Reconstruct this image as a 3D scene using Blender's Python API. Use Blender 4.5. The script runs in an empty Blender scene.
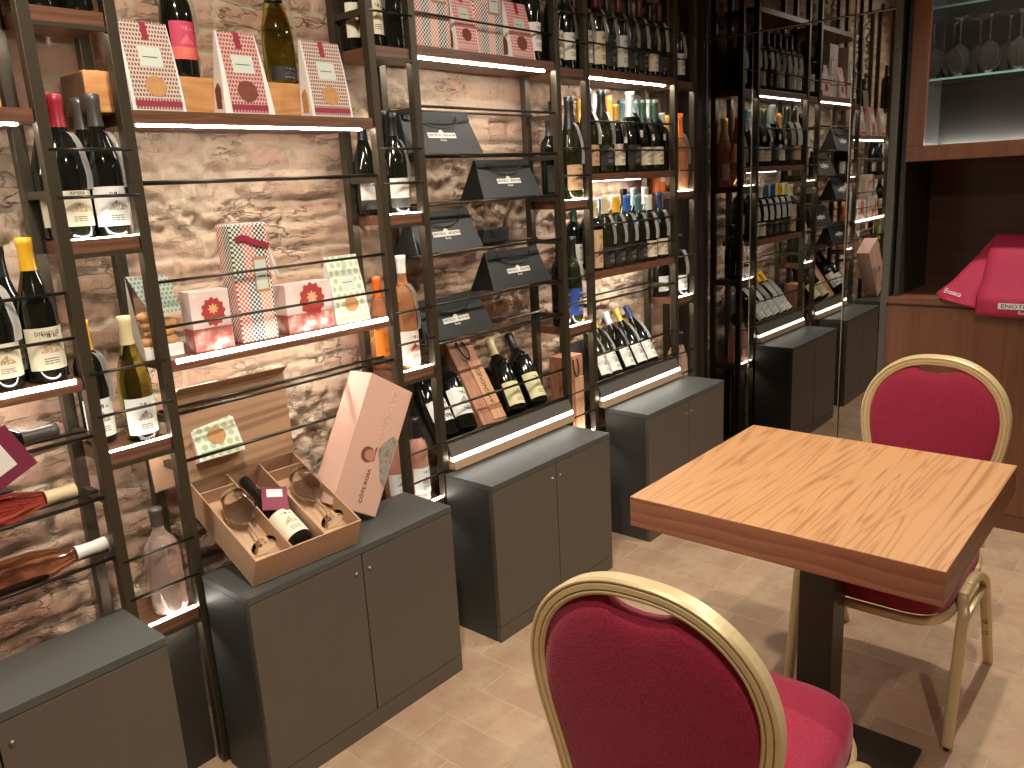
import bpy, bmesh, math, random
from mathutils import Vector, Matrix, noise, Euler
random.seed(7)
PI = math.pi
sc = bpy.context.scene
COL = sc.collection

# ------------------------------------------------------------------ materials
def lin(c):
    c /= 255.0
    return c / 12.92 if c <= 0.04045 else ((c + 0.055) / 1.055) ** 2.4
def rgb(r, g, b): return (lin(r), lin(g), lin(b), 1.0)

class NT:
    def __init__(self, name):
        self.m = bpy.data.materials.new(name); self.m.use_nodes = True
        self.t = self.m.node_tree; self.n = self.t.nodes
        self.b = self.n['Principled BSDF']
    def node(self, typ, **kw):
        x = self.n.new(typ)
        for k, v in kw.items(): setattr(x, k, v)
        return x
    def link(self, a, b): self.t.links.new(a, b)
    def set(self, **kw):
        for k, v in kw.items(): self.b.inputs[k.replace('_', ' ')].default_value = v
    def math(self, op, a, b=None, c=None):
        x = self.node('ShaderNodeMath', operation=op)
        for i, v in enumerate((a, b, c)):
            if v is None: continue
            if isinstance(v, (int, float)): x.inputs[i].default_value = v
            else: self.link(v, x.inputs[i])
        return x.outputs[0]
    def mix(self, f, a, b):
        x = self.node('ShaderNodeMix', data_type='RGBA')
        for s, v in ((x.inputs[0], f), (x.inputs[6], a), (x.inputs[7], b)):
            if isinstance(v, (int, float, tuple)): s.default_value = v
            else: self.link(v, s)
        return x.outputs[2]
    def coord(self, which='Object', scale=(1, 1, 1), rot=(0, 0, 0)):
        c = self.node('ShaderNodeTexCoord'); mp = self.node('ShaderNodeMapping')
        mp.inputs['Scale'].default_value = scale; mp.inputs['Rotation'].default_value = rot
        self.link(c.outputs[which], mp.inputs[0]); return mp.outputs[0]
    def noise(self, vec, scale, detail=4, rough=.5, dist=0):
        x = self.node('ShaderNodeTexNoise')
        x.inputs['Scale'].default_value = scale; x.inputs['Detail'].default_value = detail
        x.inputs['Roughness'].default_value = rough; x.inputs['Distortion'].default_value = dist
        if vec is not None: self.link(vec, x.inputs['Vector'])
        return x.outputs['Fac']
    def ramp(self, f, stops, const=False):
        x = self.node('ShaderNodeValToRGB'); r = x.color_ramp
        if const: r.interpolation = 'CONSTANT'
        while len(r.elements) < len(stops): r.elements.new(0.5)
        for e, (p, c) in zip(r.elements, stops): e.position = p; e.color = c
        self.link(f, x.inputs[0]); return x.outputs[0]
    def bump(self, h, strength=.3, dist=.01):
        x = self.node('ShaderNodeBump'); x.inputs['Strength'].default_value = strength; x.inputs['Distance'].default_value = dist
        self.link(h, x.inputs['Height']); self.link(x.outputs[0], self.b.inputs['Normal'])
    def color(self, s): self.link(s, self.b.inputs['Base Color'])

def plain(name, c, rough=.5, metal=0, var=.0, vscale=30, bump=0, **kw):
    t = NT(name); t.set(Base_Color=c, Roughness=rough, Metallic=metal, **kw)
    if var:
        f = t.noise(t.coord(), vscale)
        t.color(t.mix(f, tuple(x * (1 - var) for x in c[:3]) + (1,), tuple(min(1, x * (1 + var)) for x in c[:3]) + (1,)))
        if bump: t.bump(f, bump, .003)
    return t.m

def wood(name, c1, c2, axis=0, scale=1, rough=.45, ring=26.0, st=(.0, .30, .7), dist=.6):
    t = NT(name); s = [9 * scale] * 3; s[axis] = .55 * scale
    v = t.coord('Object', tuple(s))
    n1 = t.noise(v, 1.1, 2 if dist else 0, .5, dist)
    w = t.math('FRACT', t.math('MULTIPLY', n1, ring / 2))
    w = t.math('ABSOLUTE', t.math('SUBTRACT', w, .5))
    s2 = [140 * scale] * 3; s2[axis] = 3 * scale
    n2 = t.noise(t.coord('Object', tuple(s2)), 1.0, 3, .6)
    f = t.math('ADD', t.math('MULTIPLY', w, 1.1), t.math('MULTIPLY', t.math('SUBTRACT', n2, .5), .9))
    t.color(t.ramp(f, [(st[0], c2), (st[1], tuple(a * .45 + b * .55 for a, b in zip(c2, c1))), (st[2], c1)]))
    t.set(Roughness=rough); t.bump(n2, .12, .002)
    return t.m

M = {}
M['iron'] = plain('dark_bronze_iron', rgb(76, 68, 54), .4, .55, .12, 8)
M['rod'] = plain('dark_steel_rod', rgb(70, 66, 58), .3, .85)
M['plank'] = wood('walnut_plank', rgb(124, 86, 64), rgb(94, 62, 46), 0, 1.5, .35)
M['pale_wood'] = wood('beech_block', rgb(214, 160, 104), rgb(186, 128, 78), 0, 1.2)
M['box_wood'] = wood('rosy_pine', rgb(196, 142, 108), rgb(160, 106, 78), 2, 2)
M['box_wood_pale'] = wood('pale_pine', rgb(222, 176, 136), rgb(196, 146, 106), 2, 2)
M['counter'] = wood('counter_veneer', rgb(120, 80, 57), rgb(103, 66, 46), 2, .8, .38, 10)
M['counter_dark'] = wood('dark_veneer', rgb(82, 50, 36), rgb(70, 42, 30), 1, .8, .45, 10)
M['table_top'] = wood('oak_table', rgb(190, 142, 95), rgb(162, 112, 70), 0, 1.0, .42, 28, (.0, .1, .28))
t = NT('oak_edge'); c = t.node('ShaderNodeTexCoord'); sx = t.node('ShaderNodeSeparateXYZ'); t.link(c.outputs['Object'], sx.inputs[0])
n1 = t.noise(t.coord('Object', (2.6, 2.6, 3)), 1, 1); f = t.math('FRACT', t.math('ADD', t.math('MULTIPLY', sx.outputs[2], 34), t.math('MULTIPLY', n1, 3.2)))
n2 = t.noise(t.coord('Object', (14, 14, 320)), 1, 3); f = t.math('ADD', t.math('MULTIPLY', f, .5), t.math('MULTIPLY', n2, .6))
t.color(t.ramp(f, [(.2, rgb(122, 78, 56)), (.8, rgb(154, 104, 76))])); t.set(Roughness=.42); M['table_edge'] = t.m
M['cab'] = plain('taupe_laminate', rgb(87, 78, 69), .42, 0, .04, 6)
M['cab_top'] = plain('grey_laminate', rgb(74, 75, 70), .5, 0, .05, 5)
M['cab_side'] = plain('shaded_laminate', rgb(58, 58, 54), .5, 0, .05, 5)  # same laminate as the doors, coloured darker for the shade on the sides
M['steel'] = plain('brushed_steel', rgb(190, 180, 165), .3, 1)
M['locksteel'] = plain('dull_steel_lock', rgb(128, 118, 104), .4, .8)
M['blacksteel'] = plain('powder_coated_steel', rgb(66, 60, 52), .4, .5)
M['gold'] = plain('champagne_gold', rgb(214, 192, 146), .4, .3, .06, 20)
M['fabric'] = None
M['fascia'] = plain('grey_steel_fascia', rgb(128, 124, 116), .35, .5)
M['fascia_low'] = plain('tan_board', rgb(176, 146, 116), .5)
M['rubber'] = plain('black_rubber', rgb(20, 20, 20), .7)
M['cardboard'] = plain('kraft_cardboard', rgb(178, 142, 110), .8, 0, .08, 14)
M['cardboard_in'] = plain('kraft_inside', rgb(194, 158, 124), .8, 0, .08, 14)
M['blackbag'] = plain('black_card', rgb(25, 27, 26), .48, 0, .1, 40)
M['blackcord'] = plain('black_cord', rgb(24, 24, 24), .6)
M['white'] = plain('white_paper', rgb(226, 222, 212), .7)
M['print'] = plain('black_print', rgb(30, 28, 26), .7)
t = NT('frosted_plastic'); t.set(Base_Color=rgb(214, 212, 204), Roughness=.35, Alpha=.72); M['tagwhite'] = t.m
M['greyribbon'] = plain('grey_white_ribbon', rgb(206, 204, 196), .5)
M['tagdark'] = plain('dark_brown_card', rgb(52, 36, 34), .5)
M['tagwine'] = plain('wine_red_card', rgb(120, 36, 62), .6)
M['pinkcard'] = plain('rose_card', rgb(216, 174, 154), .55, 0, .03, 8)
M['plinth'] = plain('dark_plinth', rgb(52, 48, 42), .5)
M['pillar'] = plain('olive_grey_paint', rgb(84, 82, 72), .6)
M['darktrim'] = plain('dark_trim', rgb(46, 38, 32), .5)
M['plaster'] = plain('warm_plaster', rgb(196, 178, 156), .85, 0, .05, 3)
M['ceiling'] = plain('ceiling_plaster', rgb(180, 165, 145), .9)
M['redcloth'] = plain('crimson_cloth', rgb(164, 34, 68), .75, 0, .08, 60)
M['ribbon'] = plain('red_ribbon', rgb(150, 40, 62), .5)
M['biscuit'] = plain('baked_biscuit', rgb(190, 142, 92), .8, 0, .35, 60, .6)
M['chocbiscuit'] = plain('chocolate_biscuit', rgb(120, 66, 50), .8, 0, .3, 60, .6)
M['orangecard'] = plain('orange_card', rgb(226, 120, 44), .6, 0, .1, 30)
M['lamp_metal'] = plain('lamp_white', rgb(220, 215, 205), .5)
t = NT('smoked_mirror'); t.set(Base_Color=(.36, .36, .345, 1), Metallic=1, Roughness=.015); M['mirror'] = t.m
def emit(name, c, s):
    t = NT(name); t.set(Base_Color=(0, 0, 0, 1), Emission_Color=c, Emission_Strength=s); return t.m
M['led'] = emit('led_strip', (1, .93, .84, 1), 85)
M['led_top'] = emit('led_strip_dim', (1, .94, .86, 1), 34)
M['led_warm'] = emit('led_cabinet', (1, .96, .9, 1), 45)
t = NT('black_glass'); t.set(Base_Color=(.06, .058, .052, 1), Roughness=.22, Specular_IOR_Level=.6); M['blackglass'] = t.m
M['led_soft'] = emit('led_diffuser', (1, .95, .87, 1), 20)
M['lampglow'] = emit('spot_lens', (1, .85, .65, 1), 30)
# fabric with fine weave
t = NT('crimson_upholstery'); v = t.coord('Object')
w = t.node('ShaderNodeTexVoronoi'); w.inputs['Scale'].default_value = 260; t.link(v, w.inputs['Vector'])
t.color(t.mix(w.outputs['Distance'], rgb(164, 30, 62), rgb(124, 16, 42))); t.set(Roughness=.85, Sheen_Weight=.35, Sheen_Roughness=.4, Sheen_Tint=(1, .5, .6, 1))
t.bump(w.outputs['Distance'], .4, .002); M['fabric'] = t.m
# glass
def glass(name, c, rough=.02, ior=1.45):
    t = NT(name); t.set(Base_Color=c, Roughness=rough, IOR=ior, Transmission_Weight=1); return t.m
M['clear'] = glass('clear_glass', (.97, .98, .97, 1), .0, 1.3)
M['shelfglass'] = glass('green_edge_glass', (.55, .85, .8, 1), .02)
def milky(name, c, tr):
    t = NT(name); t.set(Base_Color=c, Roughness=.05, IOR=1.3, Transmission_Weight=tr); return t.m
M['teal_edge'] = milky('teal_glass_edge', (.42, .78, .74, 1), .3)
M['display_glass'] = milky('lit_wine_glass', (.97, .98, .97, 1), .985)
M['rose'] = milky('rose_glass', (1, .54, .40, 1), .6)
M['rose_pale'] = milky('pale_rose_glass', (1, .76, .65, 1), .8)
M['rose_red'] = glass('red_rose_glass', (.95, .22, .2, 1), .05, 1.25)
M['orange_wine'] = milky('orange_glass', (.95, .46, .22, 1), .72)
M['amber'] = glass('amber_rose_glass', (.80, .46, .30, 1), .05, 1.25)
M['olive'] = glass('olive_glass', (.62, .62, .16, 1), .05, 1.25)
def bottleglass(name, c):
    t = NT(name); t.set(Base_Color=c, Roughness=.07, Specular_IOR_Level=.6); return t.m
M['dark'] = bottleglass('dark_wine_glass', (.006, .007, .005, 1))
M['green'] = bottleglass('dark_green_glass', (.016, .019, .005, 1))
M['brownblack'] = bottleglass('brown_black_glass', (.014, .008, .005, 1))
CAPS = dict(black=(24, 24, 24), red=(150, 34, 48), grey=(82, 78, 74), yellow=(220, 170, 40), cream=(216, 200, 156), gold=(206, 160, 70), silver=(206, 208, 208),
            blue=(34, 84, 160), navy=(30, 48, 90), teal=(60, 96, 98), lightblue=(176, 208, 214), white=(226, 224, 214), wine=(84, 28, 36), green=(44, 74, 54), orange=(222, 110, 40))
for k, c in CAPS.items():
    M['cap_' + k] = plain('capsule_' + k, rgb(*c), .35, .25 if k in ('gold', 'silver', 'grey') else 0)
def label_mat(name, base, ink, emblem=None, shade=None):
    t = NT(name); c = t.node('ShaderNodeTexCoord'); s = t.node('ShaderNodeSeparateXYZ'); t.link(c.outputs['Generated'], s.inputs[0])
    x, z = s.outputs[0], s.outputs[2]
    mp = t.node('ShaderNodeMapping'); mp.inputs['Scale'].default_value = (26, 1, 3); t.link(c.outputs['Generated'], mp.inputs[0])
    nz = t.noise(mp.outputs[0], 1.0, 2)
    def band(v, a, b): return t.math('MULTIPLY', t.math('GREATER_THAN', v, a), t.math('LESS_THAN', v, b))
    def mul(*a):
        r = a[0]
        for q in a[1:]: r = t.math('MULTIPLY', r, q)
        return r
    txt = mul(band(z, .76, .86), band(x, .28, .74), t.math('GREATER_THAN', nz, .5))
    lines = mul(band(z, .12, .3), t.math('GREATER_THAN', t.math('FRACT', t.math('MULTIPLY', z, 18)), .6), band(x, .3, .7), t.math('GREATER_THAN', nz, .42))
    f = t.math('MAXIMUM', txt, lines); col = base
    if shade: col = t.mix(band(z, -1, .33), col, shade)
    if emblem:
        dx = t.math('ABSOLUTE', t.math('SUBTRACT', x, .5))
        e = mul(t.math('LESS_THAN', z, t.math('SUBTRACT', .66, t.math('MULTIPLY', dx, .9))), t.math('GREATER_THAN', z, .40), t.math('LESS_THAN', dx, .24), t.math('GREATER_THAN', t.noise(c.outputs['Generated'], 14, 4, .7), .44))
        col = t.mix(e, col, emblem)
    t.color(t.mix(f, col, ink)); t.set(Roughness=.65); return t.m
M['lab_cream'] = label_mat('label_cream', rgb(226, 216, 190), rgb(60, 46, 38), rgb(176, 146, 104))
M['lab_white'] = label_mat('label_white', rgb(226, 226, 218), rgb(70, 64, 60), rgb(150, 140, 126))
M['lab_plain'] = label_mat('label_plain', rgb(228, 224, 210), rgb(90, 80, 70))
M['lab_split'] = label_mat('label_split', rgb(222, 218, 208), rgb(60, 54, 50), None, rgb(70, 68, 64))
M['lab_pink'] = label_mat('label_pink', rgb(206, 70, 100), rgb(226, 150, 140), rgb(226, 120, 130), rgb(226, 110, 96))
M['lab_red'] = label_mat('label_floral', rgb(228, 218, 206), rgb(120, 40, 40), rgb(196, 80, 60))
M['lab_blue'] = label_mat('label_blue', rgb(40, 70, 150), rgb(210, 190, 130), rgb(200, 160, 90))
M['lab_dark'] = label_mat('label_dark', rgb(38, 36, 34), rgb(160, 150, 130), rgb(80, 80, 76))
M['lab_orange'] = label_mat('label_orange', rgb(226, 130, 40), rgb(150, 60, 20))
M['lab_tan'] = label_mat('label_tan', rgb(196, 160, 122), rgb(80, 50, 34), rgb(150, 110, 80))
M['lab_paleyellow'] = label_mat('label_pale_yellow', rgb(220, 214, 168), rgb(90, 86, 50), rgb(190, 180, 120))

# ------------------------------------------------------------------ helpers
def obj(name, me, mat=None, parent=None, loc=None, rot=None, smooth=False):
    if isinstance(me, bmesh.types.BMesh):
        bm = me; me = bpy.data.meshes.new(name); bm.normal_update(); bm.to_mesh(me); bm.free()
    if mat is not None:
        if len(me.materials): me.materials.clear()
        for m in (mat if isinstance(mat, (list, tuple)) else [mat]): me.materials.append(m)
    if smooth:
        for p in me.polygons: p.use_smooth = True
    o = bpy.data.objects.new(name, me); COL.objects.link(o)
    if parent is not None: o.parent = parent
    if loc is not None: o.location = loc
    if rot is not None: o.rotation_euler = rot
    return o
def tag(o, label, cat, group=None):
    o['label'] = label; o['category'] = cat
    if group: o['group'] = group
    return o
def thing(name, label, cat, loc=(0, 0, 0), rot=(0, 0, 0), group=None):
    o = bpy.data.objects.new(name, None); COL.objects.link(o); o.empty_display_size = .05
    o.location = loc; o.rotation_euler = rot
    return tag(o, label, cat, group)
def struct(name, me, mat, **kw):
    o = obj(name, me, mat, **kw); o['kind'] = 'structure'; return o
def add_box(bm, x0, y0, z0, x1, y1, z1, mi=0, bev=0):
    vs = [bm.verts.new((x, y, z)) for x in (x0, x1) for y in (y0, y1) for z in (z0, z1)]
    fs = [bm.faces.new([vs[i] for i in q]) for q in ((0, 1, 3, 2), (4, 6, 7, 5), (0, 4, 5, 1), (2, 3, 7, 6), (0, 2, 6, 4), (1, 5, 7, 3))]
    for f in fs: f.material_index = mi
    if bev:
        es = list({e for f in fs for e in f.edges})
        r = bmesh.ops.bevel(bm, geom=es, offset=bev, segments=2, affect='EDGES', profile=.6)
        for f in r['faces']: f.material_index = mi
    return fs
def boxm(*a, **k):
    bm = bmesh.new(); add_box(bm, *a, **k); return bm
def add_lathe(bm, prof, n=24, cap=True):
    rings = []
    for r, z in prof:
        if r < 1e-5: rings.append([bm.verts.new((0, 0, z))])
        else: rings.append([bm.verts.new((r * math.cos(2 * PI * i / n), r * math.sin(2 * PI * i / n), z)) for i in range(n)])
    for a, b in zip(rings, rings[1:]):
        for i in range(n):
            j = (i + 1) % n
            if len(a) == 1 and len(b) == 1: continue
            if len(a) == 1: bm.faces.new((a[0], b[j], b[i]))
            elif len(b) == 1: bm.faces.new((a[i], a[j], b[0]))
            else: bm.faces.new((a[i], a[j], b[j], b[i]))
    return bm
def add_sweep(bm, pts, prof, closed=False, up=Vector((0, 0, 1)), mi=0):
    """prof: list of (a, b) offsets along side and normal; pts: path."""
    pts = [Vector(p) for p in pts]; n = len(pts); rings = []
    for i, p in enumerate(pts):
        if closed: d = pts[(i + 1) % n] - pts[i - 1]
        else: d = pts[min(i + 1, n - 1)] - pts[max(i - 1, 0)]
        d.normalize(); s = d.cross(up)
        if s.length < 1e-4: s = d.cross(Vector((0, 1, 0.01)))
        s.normalize(); u = s.cross(d).normalized()
        rings.append([bm.verts.new(p + s * a + u * b) for a, b in prof])
    k = len(prof)
    for i in range(n if closed else n - 1):
        a, b = rings[i], rings[(i + 1) % n]
        for j in range(k):
            f = bm.faces.new((a[j], a[(j + 1) % k], b[(j + 1) % k], b[j])); f.material_index = mi; f.smooth = True
    if not closed:
        bm.faces.new(rings[0][::-1]).material_index = mi; bm.faces.new(rings[-1]).material_index = mi
    return bm
def circ(r, n=8): return [(r * math.cos(2 * PI * i / n), r * math.sin(2 * PI * i / n)) for i in range(n)]
def rrect(w, h, r=.3, n=3):
    out = []; rr = min(w, h) * r
    for cx, cy, a0 in ((w / 2 - rr, h / 2 - rr, 0), (-w / 2 + rr, h / 2 - rr, 90), (-w / 2 + rr, -h / 2 + rr, 180), (w / 2 - rr, -h / 2 + rr, 270)):
        for i in range(n):
            a = math.radians(a0 + 90 * i / (n - 1)); out.append((cx + rr * math.cos(a), cy + rr * math.sin(a)))
    return out
def tube(name, pts, r, mat, parent=None, n=8, closed=False, prof=None, **kw):
    bm = bmesh.new(); add_sweep(bm, pts, prof or circ(r, n), closed, **kw); bmesh.ops.recalc_face_normals(bm, faces=bm.faces); return obj(name, bm, mat, parent)
def smooth_path(pts, n=8, closed=False):
    pts = [Vector(p) for p in pts]; out = []; N = len(pts)
    for i in range(N if closed else N - 1):
        g = lambda k: pts[k % N] if closed else pts[max(0, min(N - 1, k))]
        p0, p1, p2, p3 = g(i - 1), g(i), g(i + 1), g(i + 2)
        for j in range(n):
            t = j / n
            out.append(.5 * ((2 * p1) + (p2 - p0) * t + (2 * p0 - 5 * p1 + 4 * p2 - p3) * t * t + (3 * p1 - p0 - 3 * p2 + p3) * t ** 3))
    if not closed: out.append(pts[-1])
    return out
def text_mesh(s, size, ext=.0003):
    cu = bpy.data.curves.new('lettering', 'FONT'); cu.body = s; cu.size = size; cu.align_x = 'CENTER'; cu.align_y = 'CENTER'; cu.extrude = ext; cu.resolution_u = 2
    o = bpy.data.objects.new('lettering_source', cu); COL.objects.link(o)
    dg = bpy.context.evaluated_depsgraph_get(); dg.update()
    me = bpy.data.meshes.new_from_object(o.evaluated_get(dg)); bpy.data.objects.remove(o); bpy.data.curves.remove(cu); return me
def text_on(s, size, mat, parent, loc, rot, name='lettering', width=None):
    me = text_mesh(s, size)
    if width:
        xs = [v.co.x for v in me.vertices]; k = width / (max(xs) - min(xs))
        for v in me.vertices: v.co.x *= k
    return obj(name, me, mat, parent, loc, rot)
ORD = ['first', 'second', 'third', 'fourth', 'fifth', 'sixth', 'seventh', 'eighth', 'ninth', 'tenth']

# ------------------------------------------------------------------ dimensions
YF, YR, PW = 1.99, 2.145, .028            # front and rear post planes, post width
WALL = 2.235
XM = 3.96                                  # mirror plane
TOW = [('A', .749, .935), ('B', 1.703, 1.874), ('C', 2.616, 2.807), ('D', 3.512, 3.697)]
TNAME = {'A': 'nearest', 'B': 'second', 'C': 'third', 'D': 'farthest'}

# ------------------------------------------------------------------ room shell
def floor():
    bm = bmesh.new()
    bm.faces.new([bm.verts.new(p) for p in ((-1.6, -3, 0), (5.2, -3, 0), (5.2, 2.4, 0), (-1.6, 2.4, 0))])
    t = NT('terracotta_tiles'); v = t.coord('Object', (1, 1, 1), (0, 0, PI / 2))
    mp = t.n[-1] if False else None
    b = t.node('ShaderNodeTexBrick'); b.offset = .5
    b.inputs['Scale'].default_value = 1; b.inputs['Brick Width'].default_value = .29; b.inputs['Row Height'].default_value = .148
    b.inputs['Mortar Size'].default_value = .0035; b.inputs['Mortar Smooth'].default_value = .6
    b.inputs['Color1'].default_value = rgb(182, 150, 122); b.inputs['Color2'].default_value = rgb(162, 132, 106); b.inputs['Mortar'].default_value = rgb(186, 164, 134)
    mm = t.node('ShaderNodeMapping'); mm.inputs['Location'].default_value = (.16, .02, 0); t.link(v, mm.inputs[0]); t.link(mm.outputs[0], b.inputs['Vector'])
    n1 = t.noise(t.coord(), 5, 6, .65); n2 = t.noise(t.coord(), 28, 5, .7)
    st = t.ramp(n1, [(.44, (0, 0, 0, 1)), (.62, (1, 1, 1, 1))])
    c = t.mix(t.math('MULTIPLY', st, .6), b.outputs['Color'], rgb(190, 168, 136))
    dk = t.ramp(n2, [(.56, (0, 0, 0, 1)), (.74, (1, 1, 1, 1))])
    c = t.mix(t.math('MULTIPLY', dk, .55), c, rgb(122, 106, 90)); t.color(c)
    h = t.math('ADD', t.math('MULTIPLY', b.outputs['Fac'], -1), t.math('MULTIPLY', n2, .5)); t.bump(h, .5, .004); t.set(Roughness=.55)
    struct('floor', bm, t.m)
floor()

def brick_wall():
    x0, x1, z0, z1, st = .2, 4.05, .35, 2.75, .0095
    nx, nz = int((x1 - x0) / st), int((z1 - z0) / st)
    bm = bmesh.new(); ly = bm.verts.layers.float_color.new('stone')
    rnd = random.Random(3); rows = []; z = z0
    while z < z1 + .2:
        h = rnd.uniform(.066, .088); xs = []; x = x0 - rnd.uniform(0, .3)
        while x < x1 + .4:
            w = rnd.uniform(.2, .34); xs.append((x, x + w, rnd.uniform(-.008, .010), rnd.random())); x += w
        rows.append((z, z + h, xs)); z += h
    grid = []
    for j in range(nz + 1):
        z = z0 + j * st; line = []
        for i in range(nx + 1):
            x = x0 + i * st
            wx = x + .02 * noise.noise((x * 3, 0, z * 3)); wz = z + .012 * noise.noise((x * 4, 7, z * 4)) + .006 * noise.noise((x * 14, 3, z * 14))
            d, off, cv = 0, 0, .5
            for a, b, xs in rows:
                if a <= wz < b:
                    dz = min(wz - a, b - wz)
                    for p, q, o_, c_ in xs:
                        if p <= wx < q: d = min(dz, wx - p, q - wx); off, cv = o_, c_; break
                    break
            k = min(1, d / .014); k = k * k * (3 - 2 * k)
            rough = noise.fractal((x * 9, 1, z * 9), 1.0, 2.1, 5) * .5
            fine = noise.fractal((x * 34, 5, z * 34), 1.0, 2.1, 3)
            crag = max(0, noise.noise((x * 1.7, 11, z * 2.2)) + .12)      # patches of broken, pocked masonry
            big = noise.noise((x * 1.3, 21, z * 1.5))
            rid = 1 - abs(noise.noise((x * 16 + 3 * noise.noise((x * 5, 4, z * 5)), 8, z * 24)))
            hgt = (off * 1.3 + .016 * k) * (1 - .55 * min(1, crag * 2)) + .012 * rough + .006 * fine + .010 * (rid - .8) + crag * .05 * noise.fractal((x * 22, 2, z * 26), 1, 2, 3) + .008 * big
            v = bm.verts.new((x, WALL - hgt, z)); v[ly] = (k * (1 - min(1, crag * 1.2)), cv, max(0, min(1, .5 + 12 * (hgt - .01))), 1); line.append(v)
        grid.append(line)
    for j in range(nz):
        for i in range(nx):
            bm.faces.new((grid[j][i], grid[j][i + 1], grid[j + 1][i + 1], grid[j + 1][i]))
    t = NT('old_brick'); a = t.node('ShaderNodeAttribute', attribute_name='stone'); s = t.node('ShaderNodeSeparateColor'); t.link(a.outputs['Color'], s.inputs[0])
    c1 = t.mix(s.outputs[1], rgb(192, 140, 116), rgb(214, 176, 150))
    c1 = t.mix(t.ramp(t.noise(t.coord(), 6, 5, .7), [(.35, (0, 0, 0, 1)), (.7, (1, 1, 1, 1))]), c1, rgb(206, 178, 150))
    c = t.mix(s.outputs[0], rgb(208, 188, 162), c1)
    vo = t.node('ShaderNodeTexVoronoi', feature='DISTANCE_TO_EDGE'); vo.inputs['Scale'].default_value = 1
    wv = t.coord('Object', (5, 5, 16)); nd = t.node('ShaderNodeTexNoise'); nd.inputs['Scale'].default_value = 2.5; nd.inputs['Detail'].default_value = 5; t.link(wv, nd.inputs['Vector'])
    va = t.node('ShaderNodeVectorMath', operation='MULTIPLY_ADD'); t.link(nd.outputs['Color'], va.inputs[0]); va.inputs[1].default_value = (1.6, 1.6, 1.6); t.link(wv, va.inputs[2]); t.link(va.outputs[0], vo.inputs['Vector'])
    ck = t.ramp(vo.outputs['Distance'], [(.0, (1, 1, 1, 1)), (.045, (0, 0, 0, 1))]); cm = t.ramp(t.noise(t.coord(), 4.5, 3), [(.46, (0, 0, 0, 1)), (.58, (1, 1, 1, 1))])
    ckm = t.math('MULTIPLY', ck, cm); c = t.mix(t.math('MULTIPLY', ckm, .6), c, rgb(126, 92, 72))
    dk = t.ramp(t.noise(t.coord(), 24, 6, .75), [(.58, (0, 0, 0, 1)), (.75, (1, 1, 1, 1))])
    c = t.mix(t.math('MULTIPLY', dk, .45), c, rgb(140, 104, 82)); t.color(c); t.set(Roughness=.9)
    t.bump(t.math('SUBTRACT', t.noise(t.coord(), 48, 8, .75), ckm), 1.0, .012)
    struct('wall_back', bm, t.m, smooth=True)
brick_wall()
struct('wall_lower_back', boxm(-1.6, 2.26, 0, 4.05, 2.36, .36), M['plaster'])
struct('wall_upper_back', boxm(-1.6, 2.26, 2.74, 4.05, 2.36, 2.9), M['plaster'])
struct('wall_near_back', boxm(-1.6, 2.26, .36, .21, 2.36, 2.74), M['plaster'])
struct('wall_left', boxm(-1.7, -3, 0, -1.6, 2.36, 2.9), M['plaster'])
struct('wall_front', boxm(-1.6, -3.1, 0, 5.2, -3, 2.9), M['plaster'])
struct('wall_right', boxm(3.985, 1.118, 0, 4.06, 2.26, 2.9), M['darktrim'])
struct('wall_niche', boxm(4.40, -3, 0, 4.5, 1.19, 2.9), M['darktrim'])
struct('ceiling', boxm(-1.6, -3, 2.9, 5.2, 2.4, 3.0), M['ceiling'])
struct('pillar', boxm(3.80, 1.085, 0, 4.4, 1.116, 2.9, bev=.004), M['pillar'])
struct('trim_1', boxm(3.925, 2.062, 0, 3.958, 2.20, 2.9), M['darktrim'])

# mirror panels
def mirror(label, y0, y1, z0, z1, rot=0):
    t = thing('mirror_panel', label, 'mirror', (XM, y1, z0), (0, 0, rot), 'smoked mirror panels on the end wall')
    w = y1 - y0; h = z1 - z0
    obj('mirror_glass', boxm(0, -w + .002, .002, .006, -.002, h - .002), M['mirror'], t)
    bm = bmesh.new()
    add_box(bm, -.003, -w, 0, .008, -w + .005, h); add_box(bm, -.003, -w, h - .005, .008, 0, h)
    obj('edge_trim', bm, M['steel'], t)
mirror('tall smoked mirror panel beside the farthest bottle tower', 1.806, 2.060, 0, 2.206)
mirror('tall smoked mirror panel in the middle of the end wall', 1.332, 1.804, 0, 2.206)
mirror('tall smoked mirror panel next to the olive grey pillar', 1.119, 1.330, 0, 2.206, .011)
mirror('upper smoked mirror panel above the middle of the end wall', 1.332, 2.060, 2.208, 2.9)
mirror('upper smoked mirror panel above the panel next to the pillar', 1.119, 1.330, 2.208, 2.9)

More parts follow.
